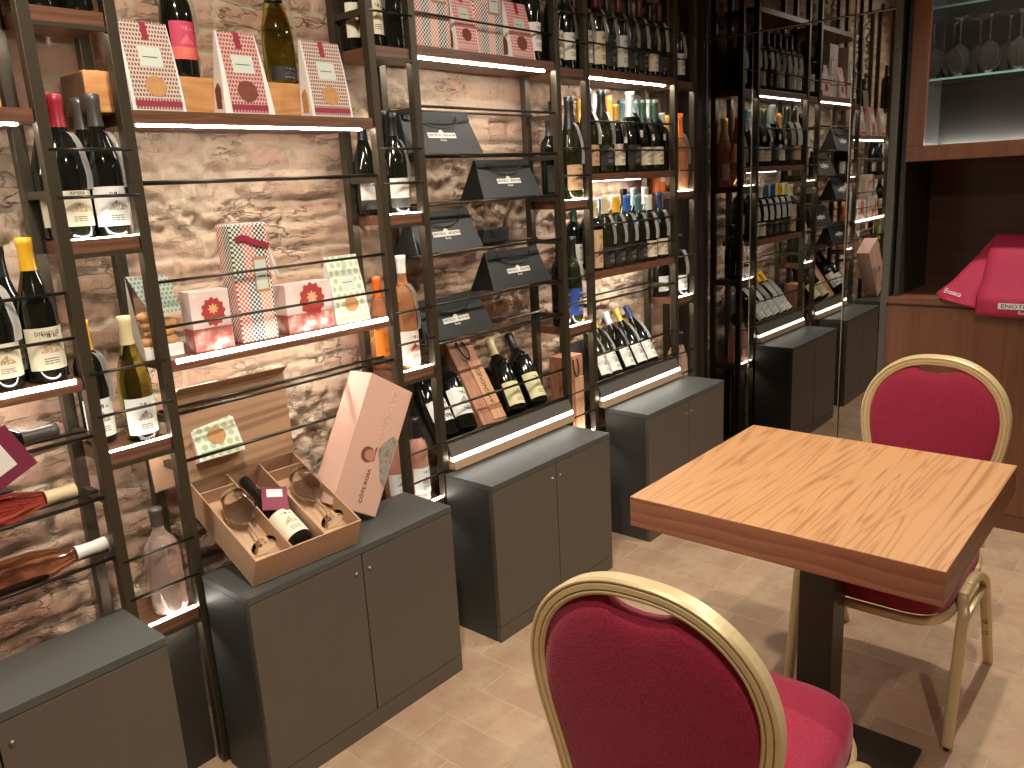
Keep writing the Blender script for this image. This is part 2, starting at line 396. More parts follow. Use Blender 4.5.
# ------------------------------------------------------------------ shelving
def post_bm(z0, z1): return boxm(-PW / 2, -PW / 2, z0, PW / 2, PW / 2, z1, bev=.002)
SHZ = [.49, .972, 1.483, 1.983]
BAGZ = [1.815, 1.664, 1.505, 1.338, 1.172, 1.036]
RUNGS = {'A': ([1.60, 1.024, .866, .708], [1.605, 1.024, .895]), 'B': ([2.09, 1.605, 1.024, .895], BAGZ), 'C': (BAGZ, [1.051]), 'D': ([1.051], [])}
def tower(key, xa, xb):
    t = thing('shelf_tower', f'narrow dark metal bottle tower with wooden shelves, {TNAME[key]} of the row along the brick wall', 'shelf tower', ((xa + xb) / 2, YF, 0), group='bottle towers')
    w = xb - xa; h = w / 2
    for x in (-h, h):
        for y in (0, YR - YF): obj('post', post_bm(0, 2.75), M['iron'], t, (x, y, 0))
    for x in (-h, h):
        for z in RUNGS[key][x > 0]:
            obj('rung', boxm(-.008, PW / 2, -.018, .008, YR - YF - PW / 2, 0), M['iron'], t, (x, 0, z - .004))
    for z in SHZ:
        s = obj('wood_shelf', boxm(-h + .014, -.006, -.032, h - .014, YR - YF + .012, 0, bev=.0015), M['plank'], t, (0, 0, z))
        obj('bracket', boxm(-h + .012, -.012, -.042, h - .012, .0, -.032), M['iron'], t, (0, 0, z))
        if z < 1.6: obj('led_strip', boxm(-h + .02, -.004, 0, h - .016, .006, .0025), M['led_top'], s)
        obj('led_strip', boxm(-h + .03, .010, -.0345, h - .03, .018, -.032), M['led'], s)
        for dz in (.095, .2):
            obj('guard_rod', add_sweep(bmesh.new(), [(-h, -.012, z + dz), (h, -.012, z + dz)], circ(.004)), M['rod'], t)
    obj('kick_panel', boxm(-h + .014, .03, 0, h - .014, .045, SHZ[0] - .034), M['plinth'], t)
for a in TOW: tower(*a)

def plank_shelf(x0, x1, z, label, rods, low, under=.02, th=.004):
    t = thing('wall_shelf', label, 'shelf', (x0, YF, z), group='long shelves between the towers')
    w = x1 - x0
    s = obj('board', boxm(.015, -.008, -.03, w - .015, .2, 0, bev=.002), M['plank'], t)
    if low: obj('led_strip', boxm(.04, .10, -.033, w - .04, .112, -.03), M['led'], s)
    if low: obj('led_strip', boxm(.03, -.0095, -.010, w - .03, -.005, .001), M['led_top'], s)
    elif 'bare' not in label: obj('led_strip', boxm(.04, under, -.03 - th, w - .04, under + .012, -.03), M['led'], s)
    for dz in rods:
        obj('guard_rod', add_sweep(bmesh.new(), [(0, 0, dz), (w, 0, dz)], circ(.004)), M['rod'], t)
    return t
A, B, C, D = [(a[1], a[2]) for a in TOW]
plank_shelf(-.05, A[0], 1.77, 'long walnut shelf at the top of the nearest, cut-off bay', [], False)
plank_shelf(-.05, A[0], 1.167, 'long walnut shelf holding a yellow-capped bottle in the nearest bay', [.095, .2], True)
plank_shelf(A[1], B[0], 1.773, 'upper long walnut shelf carrying three patterned biscuit bags', [], False)
plank_shelf(A[1], B[0], 1.165, 'lower long walnut shelf carrying the tall dotted gift box', [.085, .199], True)
plank_shelf(B[1], C[0], 1.998, 'long walnut shelf above the black gift bags', [.098], False)
plank_shelf(B[1], C[0], 2.41, 'bare walnut shelf above the dotted boxes, seen in the mirror', [], False, .16, .0008)
plank_shelf(C[1], D[0], 2.41, 'bare walnut shelf high above the far bay, seen in the mirror', [], False, .16, .0008)
plank_shelf(C[1], D[0], 1.992, 'highest long walnut shelf of the far bay, full of dark bottles', [.098, .208], False)
plank_shelf(C[1], D[0], 1.582, 'middle long walnut shelf of the far bay, with foil-capped sparkling bottles', [.093, .208], False, .16, .0008)
plank_shelf(C[1], D[0], 1.175, 'lower long walnut shelf of the far bay, with coloured-capsule bottles', [.082, .195], False, .12, .002)
def rail_pair(x0, x1, z, label, rear=True, y=YF, gap=.125):
    t = thing('rail_pair', label, 'rail', (x0, y, z), group='steel rails across the bays')
    for yy in ((0, gap) if rear else (0,)):
        obj('rod', add_sweep(bmesh.new(), [(0, yy, 0), (x1 - x0, yy, 0)], circ(.0048)), M['rod'], t)
rail_pair(A[1], B[0], 1.605, 'thin steel rails on the bare wall below the biscuit bag shelf', gap=.066)
rail_pair(A[1], B[0], 1.024, 'thin steel rails above the green biscuit pack lying on the cardboard lid', gap=.066)
rail_pair(A[1], B[0], .895, 'thin steel rails crossing just above the open cardboard gift box', False)
for z, s in ((1.815, 'above the topmost black gift bag'), (1.664, 'under the topmost black gift bag'), (1.505, 'under the second black gift bag from the top'), (1.338, 'under the middle black gift bag'), (1.172, 'under the fourth black gift bag from the top'), (1.036, 'under the lowest black gift bag')):
    rail_pair(B[1], C[0], z, 'steel rails ' + s)
rail_pair(B[1], C[0], .805, 'steel guard rail in front of the leaning bottles and wooden box', False)
rail_pair(B[1], C[0], .690, 'low steel guard rail in front of the leaning bottles and wooden box', False, YF - .012)
rail_pair(C[1], D[0], 1.051, 'bare steel rails above the leaning white-labelled bottles')
rail_pair(C[1], D[0], .815, 'steel guard rail in front of the leaning white-labelled bottles', False)
rail_pair(C[1], D[0], .70, 'low steel guard rail in front of the leaning white-labelled bottles', False, YF - .012)
rail_pair(-.05, A[0], 1.024, 'steel rails under the lying bottle with the wine red tag', gap=.066)
rail_pair(-.05, A[0], .866, 'steel rails under the lying bottle of red rosé', gap=.066)
rail_pair(-.05, A[0], .708, 'steel rails under the lowest lying bottle in the nearest bay', gap=.066)

def trough(x0, x1, label):
    t = thing('leaning_bottle_rack', label, 'rack', (x0, YF, 0), group='lit leaning racks')
    w = x1 - x0 - .032
    def prism(name, prof, mat):
        bm = bmesh.new(); a = [bm.verts.new((.016, y, z)) for y, z in prof]; b = [bm.verts.new((.016 + w, y, z)) for y, z in prof]
        n = len(prof); bm.faces.new(a); bm.faces.new(b[::-1])
        for i in range(n): bm.faces.new((a[i], b[i], b[(i + 1) % n], a[(i + 1) % n]))
        bmesh.ops.recalc_face_normals(bm, faces=bm.faces); return obj(name, bm, mat, t)
    f = prism('fascia', [(-.033, .632), (-.016, .676), (-.010, .676), (-.027, .632)], M['fascia'])
    prism('lower_board', [(-.046, .588), (-.040, .618), (.03, .618), (.03, .588)], M['fascia_low'])
    prism('led_strip', [(-.036, .618), (-.034, .632), (-.026, .632), (-.028, .618)], M['led_soft'])
    prism('ledge', [(-.012, .682), (-.008, .690), (.075, .640), (.07, .632)], M['blacksteel'])
    prism('back_board', [(.075, .640), (.082, .644), (.208, .84), (.20, .836)], M['plinth'])
trough(B[1], C[0], 'lit rack with leaning magnum bottles and a wooden wine box')
trough(C[1], D[0], 'lit rack with leaning white-labelled bottles in the far bay')

# wooden risers
def riser(x0, x1, label):
    t = thing('wooden_riser', label, 'riser', (x0, 2.055, 1.7735))
    bm = boxm(0, 0, 0, x1 - x0, .13, .094, bev=.002); obj('block', bm, M['pale_wood'], t)
    obj('end_cap', boxm(-.002, .004, .004, 0, .126, .09), M['plank'], t)
riser(.885, 1.62, 'long pale wooden riser block behind the patterned biscuit bags')
riser(-.05, .70, 'pale wooden riser block end in the nearest bay, above a lit shelf')

# ------------------------------------------------------------------ bottles
PROF = {
    'bordeaux': (.32, [(0, .006), (.028, .0), (.0345, .002), (.037, .008), (.0372, .195), (.0355, .212), (.029, .228), (.0195, .240), (.0155, .25), (.0142, .265), (.0140, .305), (.0155, .307), (.0155, .317), (.013, .32), (0, .32)], .245),
    'burgundy': (.32, [(0, .006), (.028, .0), (.036, .002), (.0395, .008), (.040, .15), (.038, .172), (.032, .196), (.024, .222), (.0175, .246), (.0148, .268), (.0143, .305), (.0158, .307), (.0158, .317), (.013, .32), (0, .32)], .25),
    'champagne': (.32, [(0, .008), (.03, .0), (.039, .002), (.0435, .009), (.044, .125), (.0415, .155), (.034, .19), (.025, .222), (.0185, .25), (.016, .275), (.0165, .30), (.018, .305), (.018, .316), (.014, .32), (0, .32)], .222),
    'magnum': (.32, [(0, .006), (.034, .0), (.042, .002), (.046, .009), (.0462, .185), (.044, .205), (.035, .224), (.022, .240), (.0165, .252), (.0152, .268), (.0148, .305), (.0165, .307), (.0165, .317), (.013, .32), (0, .32)], .247),
}
CACHE = {}
def cached(key, fn):
    if key not in CACHE: CACHE[key] = fn()
    return CACHE[key]
def mesh_of(name, bm, mat, smooth=True):
    bmesh.ops.recalc_face_normals(bm, faces=bm.faces)
    me = bpy.data.meshes.new(name); bm.to_mesh(me); bm.free(); me.materials.append(mat)
    if smooth:
        for p in me.polygons: p.use_smooth = True
    return me
def radius_at(kind, z):
    P = PROF[kind][1][1:]
    for (r0, z0), (r1, z1) in zip(P, P[1:]):
        if z0 <= z <= z1 and z1 > z0: return r0 + (r1 - r0) * (z - z0) / (z1 - z0)
    return .015
def m_body(kind, glass): return cached(('b', kind, glass), lambda: mesh_of('glass_body', add_lathe(bmesh.new(), PROF[kind][1], 28), M[glass]))
def m_cap(kind, cap, zc):
    def f():
        zs = [zc + (.3215 - zc) * i / 5 for i in range(6)]
        pr = [(radius_at(kind, min(z, .316)) + .0009, z) for z in zs] + [(.010, .3225), (0, .3225)]
        return mesh_of('capsule', add_lathe(bmesh.new(), pr, 20), M['cap_' + cap])
    return cached(('c', kind, cap, zc), f)
def m_label(kind, lab, z0, z1, ang):
    def f():
        bm = bmesh.new(); n = 14; rows = []
        for z in (z0, z0 + (z1 - z0) * .33, z0 + (z1 - z0) * .66, z1):
            r = radius_at(kind, z) + .0007
            rows.append([bm.verts.new((r * math.sin(a), -r * math.cos(a), z)) for a in [ang * (2 * i / n - 1) for i in range(n + 1)]])
        for a, b in zip(rows, rows[1:]):
            for i in range(n): bm.faces.new((a[i], a[i + 1], b[i + 1], b[i]))
        return mesh_of('label', bm, M[lab])
    return cached(('l', kind, lab, z0, z1, ang), f)
def m_tag(kind, mat):
    """price collar: a card hung on the neck that arches forward over the shoulder"""
    def f():
        R = radius_at(kind, .12)
        path = [(.012, .240), (-.014, .241), (-.026, .234), (-.036, .214), (-R - .003, .180), (-R - .008, .145), (-R - .006, .112)]
        path = smooth_path([(0, y, z) for y, z in path], 4)
        bm = bmesh.new(); rows = []
        for i, p in enumerate(path):
            u = i / (len(path) - 1); hw = .0185 + .001 * math.sin(min(1, u * 1.6) * PI / 2)
            rows.append([bm.verts.new((x, p.y + .0, p.z)) for x in (-hw, -hw * .4, hw * .4, hw)])
        for a, b in zip(rows, rows[1:]):
            for i in range(3):
                if path[rows.index(a)].y > -.022 and i == 1: continue           # hole for the neck
                bm.faces.new((a[i], a[i + 1], b[i + 1], b[i]))
        r = bmesh.ops.solidify(bm, geom=bm.faces[:], thickness=.0012)
        return mesh_of('neck_tag', bm, M[mat])
    return cached(('t', kind, mat), f)
def m_tagsquare(kind):
    def f():
        R = radius_at(kind, .12); bm = bmesh.new(); add_box(bm, -.011, -R - .0105, .138, .011, -R - .0085, .166); return mesh_of('white_sticker', bm, M['white'], False)
    return cached(('s', kind), f)
CAPWORD = dict(black='black', red='red', grey='grey', yellow='yellow', cream='cream', gold='gold', silver='silver', blue='blue', navy='navy', teal='dark teal', lightblue='pale blue', white='white', wine='wine red', green='green', orange='orange')
def bottle(x, y, z, kind, glass, cap, lab, label, group, H=.32, tagm=None, rz=0, rot=None, lz=None, ang=1.25, writing=None, capz=None, name='wine_bottle'):
    t = thing(name, label, 'bottle', (x, y, z), rot or (0, 0, rz), group)
    k = H / .32; kw = min(max(k, .98), 1.06); t.scale = (kw, kw, k)
    obj('glass_body', m_body(kind, glass), None, t)
    if cap: obj('capsule', m_cap(kind, cap, capz or PROF[kind][2]), None, t)
    if lab:
        z0, z1 = lz or ((.03, .11) if kind != 'bordeaux' else (.035, .135))
        lo = obj('label', m_label(kind, lab, z0, z1, ang), None, t)
        if writing:
            me = text_mesh(writing[0], writing[1]); R = radius_at(kind, writing[2]) + .0016
            for v in me.vertices:
                a = v.co.x / R; v.co = Vector((R * math.sin(a), -R * math.cos(a), writing[2] + v.co.y))
            obj('lettering', me, M['print'], lo)
    if tagm:
        tg = obj('neck_tag', m_tag(kind, tagm), None, t, rot=(0, 0, max(.1, min(.85, 1.15 - .3 * x)) if tagm == 'tagwhite' else .1))
        if tagm == 'tagdark': obj('white_sticker', m_tagsquare(kind), None, tg)
    return t
FY, RY = 2.035, 2.108
G = 'bottles on the tower shelves'
# tower A, top to bottom
bottle(.805, FY, SHZ[3], 'bordeaux', 'dark', 'black', None, 'dark bottle base, first of two on the topmost shelf of the nearest tower', G)
bottle(.885, FY, SHZ[3], 'bordeaux', 'dark', 'black', None, 'dark bottle base, second of two on the topmost shelf of the nearest tower', G)
bottle(.795, 2.112, SHZ[2] + .0, 'burgundy', 'dark', 'wine', 'lab_cream', 'maroon-capped dark bottle standing behind the red-capped one, nearest tower', G, .318, lz=(.03, .1))
bottle(.802, FY, SHZ[2], 'burgundy', 'dark', 'red', 'lab_cream', 'red-capped dark bottle with a crested cream label, nearest tower', G, .322, 'tagwhite', lz=(.03, .11), writing=('AMIRA', .012, .104))
bottle(.886, 2.112, SHZ[2], 'burgundy', 'dark', 'grey', 'lab_cream', 'grey-capped dark bottle partly hidden behind its twin, nearest tower', G, .325)
bottle(.886, FY, SHZ[2], 'burgundy', 'dark', 'grey', 'lab_white', 'grey-capped dark bottle with a white landscape label in front, nearest tower', G, .326, 'tagwhite', lz=(.025, .115))
bottle(.80, 2.105, SHZ[1], 'bordeaux', 'dark', 'yellow', 'lab_white', 'yellow-capped dark bottle behind the green-yellow one, nearest tower', G, .312, 'tagwhite', lz=(.02, .12))
bottle(.874, FY, SHZ[1], 'burgundy', 'olive', 'cream', 'lab_white', 'green-yellow white wine bottle with a beige capsule, nearest tower', G, .316, None, lz=(.02, .115))
bottle(.872, FY, SHZ[0], 'magnum', 'rose_pale', 'grey', None, 'clear pale rosé bottle with a grey capsule on the lowest shelf of the nearest tower', G, .29, None, capz=.268)
# nearest bay shelf
gb = 'bottles standing in the nearest bay'
bottle(.683, FY, 1.167, 'burgundy', 'dark', 'yellow', 'lab_cream', 'yellow-capped dark bottle with a mountain on its cream label', gb, .328, None, lz=(.03, .125), writing=('DIEVOLO', .013, .112))
bottle(.648, 2.112, 1.167, 'burgundy', 'dark', 'black', 'lab_cream', 'dark bottle half hidden behind the yellow-capped mountain label bottle', gb, .31, lz=(.03, .125))
bottle(.592, FY, 1.167, 'burgundy', 'dark', 'black', 'lab_cream', 'dark bottle cut by the picture edge beside the yellow-capped bottle', gb, .31, 'tagwhite')
# lying bottles, necks towards the tower
gl = 'bottles lying on the rails'
def lying(xtip, z0_, kind, glass, cap, label, H, tagm=None):
    t = bottle(xtip - H, 2.023, z0_, kind, glass, cap, None, label, gl, H, rot=(0, PI / 2, 0)); return t
t = lying(.672, 1.0505, 'bordeaux', 'dark', 'grey', 'lying bottle with a dark grey capsule and a wine red hang tag', .33)
k = obj('hang_tag', boxm(-.06, -.0015, -.055, .06, 0, .055, bev=.0005), M['tagwine'], None)
k.parent = t; k.location = (.025, -.052, .175); k.rotation_euler = (0, 1.12, 0)
obj('tag_sticker', boxm(-.028, -.0025, -.03, .028, -.0012, .03), M['white'], k)
t = lying(.686, .8965, 'burgundy', 'rose_red', 'cream', 'lying bottle of red rosé with a cream capsule', .31)
obj('hang_tag', boxm(-.05, -.03, .10, -.046, .04, .18), M['tagdark'], t)
lying(.732, .7385, 'burgundy', 'amber', 'white', 'lying amber bottle with a white capsule, lowest of the three', .33)
# tower B
bottle(1.748, 2.108, SHZ[3], 'bordeaux', 'dark', 'black', 'lab_cream', 'dark bottle with a cream label at the back of the top shelf, second tower', G)
bottle(1.758, FY, SHZ[3], 'bordeaux', 'dark', 'black', 'lab_cream', 'dark bottle with cream label and white tag in front, second tower top shelf', G, tagm='tagwhite')
bottle(1.832, FY, SHZ[3], 'bordeaux', 'dark', 'wine', None, 'plain dark bottle nearest the dotted boxes, top shelf of the second tower', G)
bottle(1.742, 2.106, SHZ[2], 'burgundy', 'dark', 'black', 'lab_split', 'dark bottle with a split white and grey label, no tag, second tower', G, .30, lz=(.02, .115), writing=('MURANA', .013, .100))
bottle(1.806, FY, SHZ[2], 'burgundy', 'dark', 'black', 'lab_split', 'dark bottle with a split white and grey label under a white tag, second tower', G, .31, 'tagwhite', lz=(.02, .115), writing=('MURANA', .013, .100))
bottle(1.836, 2.112, SHZ[2], 'burgundy', 'dark', 'black', 'lab_plain', 'dark bottle behind the white-tagged split label bottle, second tower', G, .325)
bottle(1.795, FY, SHZ[1], 'bordeaux', 'orange_wine', 'white', 'lab_red', 'white-capped orange rosé bottle with a floral label, second tower', G, .375, 'tagwhite', lz=(.012, .11), capz=.272)
bottle(1.745, 2.108, SHZ[1], 'burgundy', 'orange_wine', 'orange', 'lab_orange', 'amber bottle with an orange label behind the floral label rosé, second tower', G, .31, lz=(.05, .14))
bottle(1.798, FY, SHZ[0], 'bordeaux', 'rose', 'black', 'lab_white', 'clear rosé bottle with a black, red-topped capsule, lowest shelf of the second tower', G, .302, None)
bottle(1.748, 2.108, SHZ[0], 'burgundy', 'rose', 'orange', 'lab_white', 'rosé bottle half hidden behind the pink carton, lowest shelf of the second tower', G, .31)
# tower C
bottle(2.672, FY, SHZ[3], 'bordeaux', 'dark', 'black', 'lab_cream', 'cream-labelled dark bottle, first of two on the top shelf, third tower', G)
bottle(2.752, FY, SHZ[3], 'bordeaux', 'dark', 'black', 'lab_white', 'white-labelled dark bottle close to the far bay, top shelf, third tower', G, tagm='tagwhite')
bottle(2.755, FY, SHZ[2], 'champagne', 'green', 'black', 'lab_tan', 'big black-foiled sparkling bottle in front, third tower', G, .40, 'tagwhite')
bottle(2.752, 2.112, SHZ[2], 'champagne', 'green', 'black', 'lab_tan', 'big black-foiled sparkling bottle at the back, third tower', G, .39)
bottle(2.665, 2.07, SHZ[2], 'bordeaux', 'dark', 'grey', 'lab_dark', 'slim dark bottle with a grey foil beside the sparkling ones, third tower', G, .33)
bottle(2.742, FY, SHZ[1], 'bordeaux', 'green', 'black', 'lab_blue', 'dark bottle with a bright blue label on the third tower', G, .36, 'tagwhite')
bottle(2.675, 2.05, SHZ[1], 'bordeaux', 'dark', 'black', 'lab_dark', 'all dark bottle next to the blue label bottle, third tower', G, .36)
# tower D
bottle(3.625, FY, SHZ[3], 'bordeaux', 'dark', 'black', 'lab_white', 'white-labelled dark bottle on the top shelf of the farthest tower', G, .30, 'tagwhite')
bottle(3.640, FY, SHZ[2], 'champagne', 'orange_wine', 'orange', None, 'big amber sparkling bottle in front on the farthest tower', G, .36, 'tagwhite')
bottle(3.645, 2.112, SHZ[2], 'champagne', 'rose', 'gold', 'lab_white', 'gold-foiled rosé sparkling bottle at the back of the farthest tower', G, .36)
bottle(3.638, FY, SHZ[1], 'burgundy', 'dark', 'black', 'lab_white', 'tagged dark bottle with a white label on the third shelf of the farthest tower', G, .30, 'tagwhite')
bottle(3.565, 2.1, SHZ[1], 'burgundy', 'dark', 'black', 'lab_white', 'dark bottle at the inner back of the third shelf, farthest tower', G, .30)
bottle(3.572, FY, SHZ[0], 'burgundy', 'rose', 'black', None, 'pink rosé bottle beside the far bay, lowest shelf, farthest tower', G, .29)
bottle(3.645, FY, SHZ[0], 'burgundy', 'rose_pale', 'black', None, 'pale pink rosé bottle close to the mirror on the lowest shelf, farthest tower', G, .29)
# biscuit shelf bottles
bottle(1.172, 2.12, 1.8676, 'burgundy', 'dark', 'black', 'lab_pink', 'dark bottle with a bright pink label on the wooden riser', 'bottles on the wooden riser', .33, 'tagwhite', lz=(.045, .135), ang=1.0)
bottle(1.475, 2.12, 1.8676, 'champagne', 'olive', 'black', 'lab_dark', 'olive green sparkling bottle standing on the wooden riser', 'bottles on the wooden riser', .325, 'tagwhite', lz=(.012, .05))
# bay 3 top shelf
bottle(2.535, FY, 1.998, 'bordeaux', 'dark', 'black', 'lab_white', 'dark bottle with a white label right of the pink biscuit bags', 'dark bottles beside the biscuit bags', .32)
bottle(2.565, 2.115, 1.998, 'bordeaux', 'dark', 'black', 'lab_plain', 'dark bottle at the back, right of the pink biscuit bags', 'dark bottles beside the biscuit bags', .32)
# bay 4
g1 = 'bottles on the highest far shelf'
f1 = [(2.872, 'lab_white', 'a white label'), (2.962, 'lab_cream', 'a tall cream label'), (3.045, 'lab_dark', 'a dark label'), (3.130, 'lab_white', 'a white and grey label'), (3.215, 'lab_dark', 'a dim grey label'), (3.295, 'lab_dark', 'no visible label'), (3.385, 'lab_cream', 'a low cream label'), (3.462, 'lab_dark', 'a black label')]
for i, (x, l, s) in enumerate(f1):
    bottle(x, FY, 1.992, 'bordeaux', 'dark', 'wine' if i % 2 else 'black', l, f'dark bottle with {s}, {ORD[i]} in front on the highest far shelf', g1, .31 + .01 * (i % 2), 'tagwhite', lz=(.025, .15 if i < 5 else .1))
for i, x in enumerate((2.92, 3.03, 3.14, 3.25, 3.36, 3.46)):
    bottle(x, 2.112, 1.992, 'bordeaux', 'dark', ('wine', 'black', 'red', 'wine', 'cream', 'wine')[i], 'lab_plain', f'dark bottle, {ORD[i]} in the back row of the highest far shelf', g1, .32)
g2 = 'bottles on the middle far shelf'
f2 = [(2.880, 'champagne', 'black', 'lab_tan', .335, 'tagwhite', 'black foil and shield label'), (2.985, 'champagne', 'black', 'lab_dark', .335, 'tagwhite', 'black foil and dark shield label'), (3.095, 'bordeaux', 'gold', 'lab_cream', .285, 'tagdark', 'gold foil and dark neck card'),
      (3.205, 'champagne', 'silver', 'lab_dark', .34, 'tagdark', 'tall silver foil'), (3.310, 'champagne', 'green', 'lab_cream', .31, 'tagdark', 'green foil and dark neck card'), (3.410, 'champagne', 'green', 'lab_cream', .315, 'tagdark', 'green foil near the shelf end'), (3.477, 'bordeaux', 'silver', None, .26, None, 'small silver cap')]
for i, (x, k, c, l, H, tg, s) in enumerate(f2):
    bottle(x, FY, 1.582, k, 'green' if i < 2 else 'dark', c, l, f'sparkling bottle, {s}, {ORD[i]} in front, middle far shelf', g2, H, tg, name='sparkling_bottle')
for i, (x, c, H) in enumerate(((2.94, 'gold', .31), (3.045, 'silver', .335), (3.150, 'gold', .33), (3.258, 'teal', .315), (3.360, 'teal', .32), (3.462, 'silver', .325))):
    bottle(x, 2.112, 1.582, 'champagne', 'green', c, 'lab_cream', f'{CAPWORD[c]}-foiled sparkling bottle, {ORD[i]} in the back row of the middle far shelf', g2, H, name='sparkling_bottle')
g3 = 'bottles on the lower far shelf'
f3 = [(2.905, 'cream', 'dark', 'lab_tan', .295, None, 'wrapped in a tan label'), (2.990, 'cream', 'green', 'lab_dark', .305, 'tagwhite', 'with a dark label'), (3.080, 'yellow', 'green', 'lab_dark', .305, 'tagwhite', 'with a black label'), (3.168, 'blue', 'green', 'lab_dark', .305, 'tagwhite', 'of green glass'),
      (3.262, 'teal', 'dark', 'lab_dark', .30, 'tagwhite', 'with a black label'), (3.350, 'white', 'dark', 'lab_cream', .30, 'tagwhite', 'with a tall cream label'), (3.452, 'navy', 'dark', 'lab_cream', .305, 'tagwhite', 'at the shelf end with a cream label')]
for i, (x, c, gl_, l, H, tg, s) in enumerate(f3):
    bottle(x, FY, 1.1752, 'burgundy' if i else 'bordeaux', gl_, c, l, f'{CAPWORD[c]}-capped bottle {s}, {ORD[i]} in front, lower far shelf', g3, H, tg, lz=(.02, .10) if i else (.015, .19), ang=1.3)
for i, (x, c, H) in enumerate(((2.865, 'green', .28), (2.975, 'yellow', .30), (3.085, 'blue', .30), (3.262, 'black', .335), (3.349, 'lightblue', .335), (3.45, 'white', .335))):
    bottle(x, 2.112, 1.175, 'bordeaux', 'dark', c, 'lab_plain', f'{CAPWORD[c]}-capped bottle, {ORD[i]} in the back row of the lower far shelf', g3, H)
# leaning bottles
TILT = math.radians(33)
def lean(x, kind, glass, cap, lab, label, H, tagm, grp, roll=0, lz=None, writing=None):
    return bottle(x, 2.018, .684, kind, glass, cap, lab, label, grp, H, tagm, rot=(-TILT, roll, 0), lz=lz, writing=writing)
gA = 'big bottles leaning in the lit rack'
lean(1.935, 'magnum', 'dark', 'black', 'lab_white', 'big dark bottle leaning next to the second tower, white label', .335, None, gA, .05, (.05, .13))
lean(2.030, 'magnum', 'dark', 'black', 'lab_white', 'big dark bottle leaning against the wooden wine box, white label', .335, None, gA, .18, (.05, .15), ('L ZOL', .014, .09))
lean(2.315, 'magnum', 'dark', 'cream', 'lab_paleyellow', 'beige-capped big bottle with a pale yellow label leaning right of the wooden box', .325, None, gA, .22, (.02, .115))
lean(2.450, 'magnum', 'dark', 'black', 'lab_paleyellow', 'black-capped big bottle with a hill sketched on its label, rightmost in the rack', .325, None, gA, .16, (.02, .125))
gB = 'bottles leaning in the far lit rack'
for i, (x, gl_, c, l, s, ro) in enumerate(((2.935, 'green', 'yellow', 'lab_white', 'green', .24), (3.020, 'green', 'yellow', 'lab_white', 'green', .22), (3.135, 'dark', 'silver', 'lab_white', 'dark', .22), (3.240, 'dark', 'gold', 'lab_white', 'dark', .16), (3.335, 'dark', 'navy', 'lab_white', 'dark', .16))):
    lean(x, 'burgundy', gl_, c, l, f'{s} bottle with {CAPWORD[c]} capsule and white label, {ORD[i]} leaning in the far rack', .31, 'tagwhite', gB, ro, (.012, .115))

# ------------------------------------------------------------------ wooden wine boxes
def rope(parent, pts, r, mat, name='cord_handle'): return tube(name, smooth_path(pts, 6), r, mat, parent, 6)
def wine_crate(x, y, z, w, d, H, label, rot, writing=True):
    t = thing('wooden_wine_box', label, 'wine box', (x, y, z), rot, 'wooden wine boxes')
    obj('case', boxm(0, 0, 0, w, d, H, bev=.002), M['box_wood'], t)
    l = obj('sliding_lid', boxm(w * .46, -.006, .01, w - .004, 0, H * .72, bev=.001), M['box_wood_pale'], t)
    if writing:
        text_on('AVIGNONESI', .03, M['print'], l, (w * .7, -.0065, H * .42), (PI / 2, -PI / 2, 0), width=.15)
        obj('wood_band', boxm(w * .46, -.0075, .05, w - .004, -.006, .062), M['box_wood'], l)
    rope(t, [(w * .38, -.004, H * .96), (w * .36, -.010, H * .82), (w * .5, -.012, H * .74), (w * .64, -.010, H * .82), (w * .62, -.004, H * .96)], .0032, M['blackcord'])
    return t
wine_crate(2.118, 2.012, .684, .135, .075, .36, 'rosy wooden wine box with a black cord handle leaning in the lit rack', (-TILT, .06, 0))
wine_crate(2.655, 2.022, SHZ[0], .118, .09, .345, 'upright wooden wine box with a black cord handle on the third tower', (0, 0, 0), False)
t = thing('orange_carton', 'small orange patterned carton at the back of the farthest tower', 'carton', (3.54, 2.085, SHZ[2]))
obj('carton', boxm(0, 0, 0, .062, .07, .22, bev=.001), M['orangecard'], t); obj('label_patch', boxm(.01, -.001, .05, .052, 0, .12), M['white'], t)

# ------------------------------------------------------------------ biscuit bags and gift boxes
def pattern(name, a, b, sx, sz, kind='dash'):
    t = NT(name); c = t.node('ShaderNodeTexCoord'); s = t.node('ShaderNodeSeparateXYZ'); t.link(c.outputs['Object'], s.inputs[0])
    z = t.math('MULTIPLY', s.outputs[2], sz); row = t.math('FLOOR', z); fz = t.math('FRACT', z)
    x = t.math('ADD', t.math('MULTIPLY', s.outputs[0], sx), t.math('MULTIPLY', row, .5)); fx = t.math('FRACT', x)
    if kind == 'dash': f = t.math('MULTIPLY', t.math('GREATER_THAN', fz, .38), t.math('GREATER_THAN', fx, .35))
    else:
        dx = t.math('SUBTRACT', fx, .5); dz = t.math('SUBTRACT', fz, .5)
        f = t.math('LESS_THAN', t.math('ADD', t.math('MULTIPLY', dx, dx), t.math('MULTIPLY', dz, dz)), .12)
    t.color(t.mix(f, a, b)); t.set(Roughness=.6); return t.m
M['pat_brown'] = pattern('brown_leaf_print', rgb(208, 190, 174), rgb(124, 78, 76), 130, 100)
M['pat_red'] = pattern('red_scale_print', rgb(208, 170, 158), rgb(152, 62, 74), 110, 95)
M['pat_pink'] = pattern('pink_scale_print', rgb(232, 196, 190), rgb(204, 80, 96), 110, 95)
M['pat_green'] = pattern('green_dot_print', rgb(222, 226, 200), rgb(176, 192, 160), 42, 42, 'dot')
M['pat_mint'] = pattern('mint_scale_print', rgb(212, 220, 204), rgb(150, 172, 158), 90, 90)
M['patch'] = plain('pale_patch', rgb(206, 212, 200), .6)
M['patch_line'] = plain('patch_ink', rgb(110, 100, 96), .7)
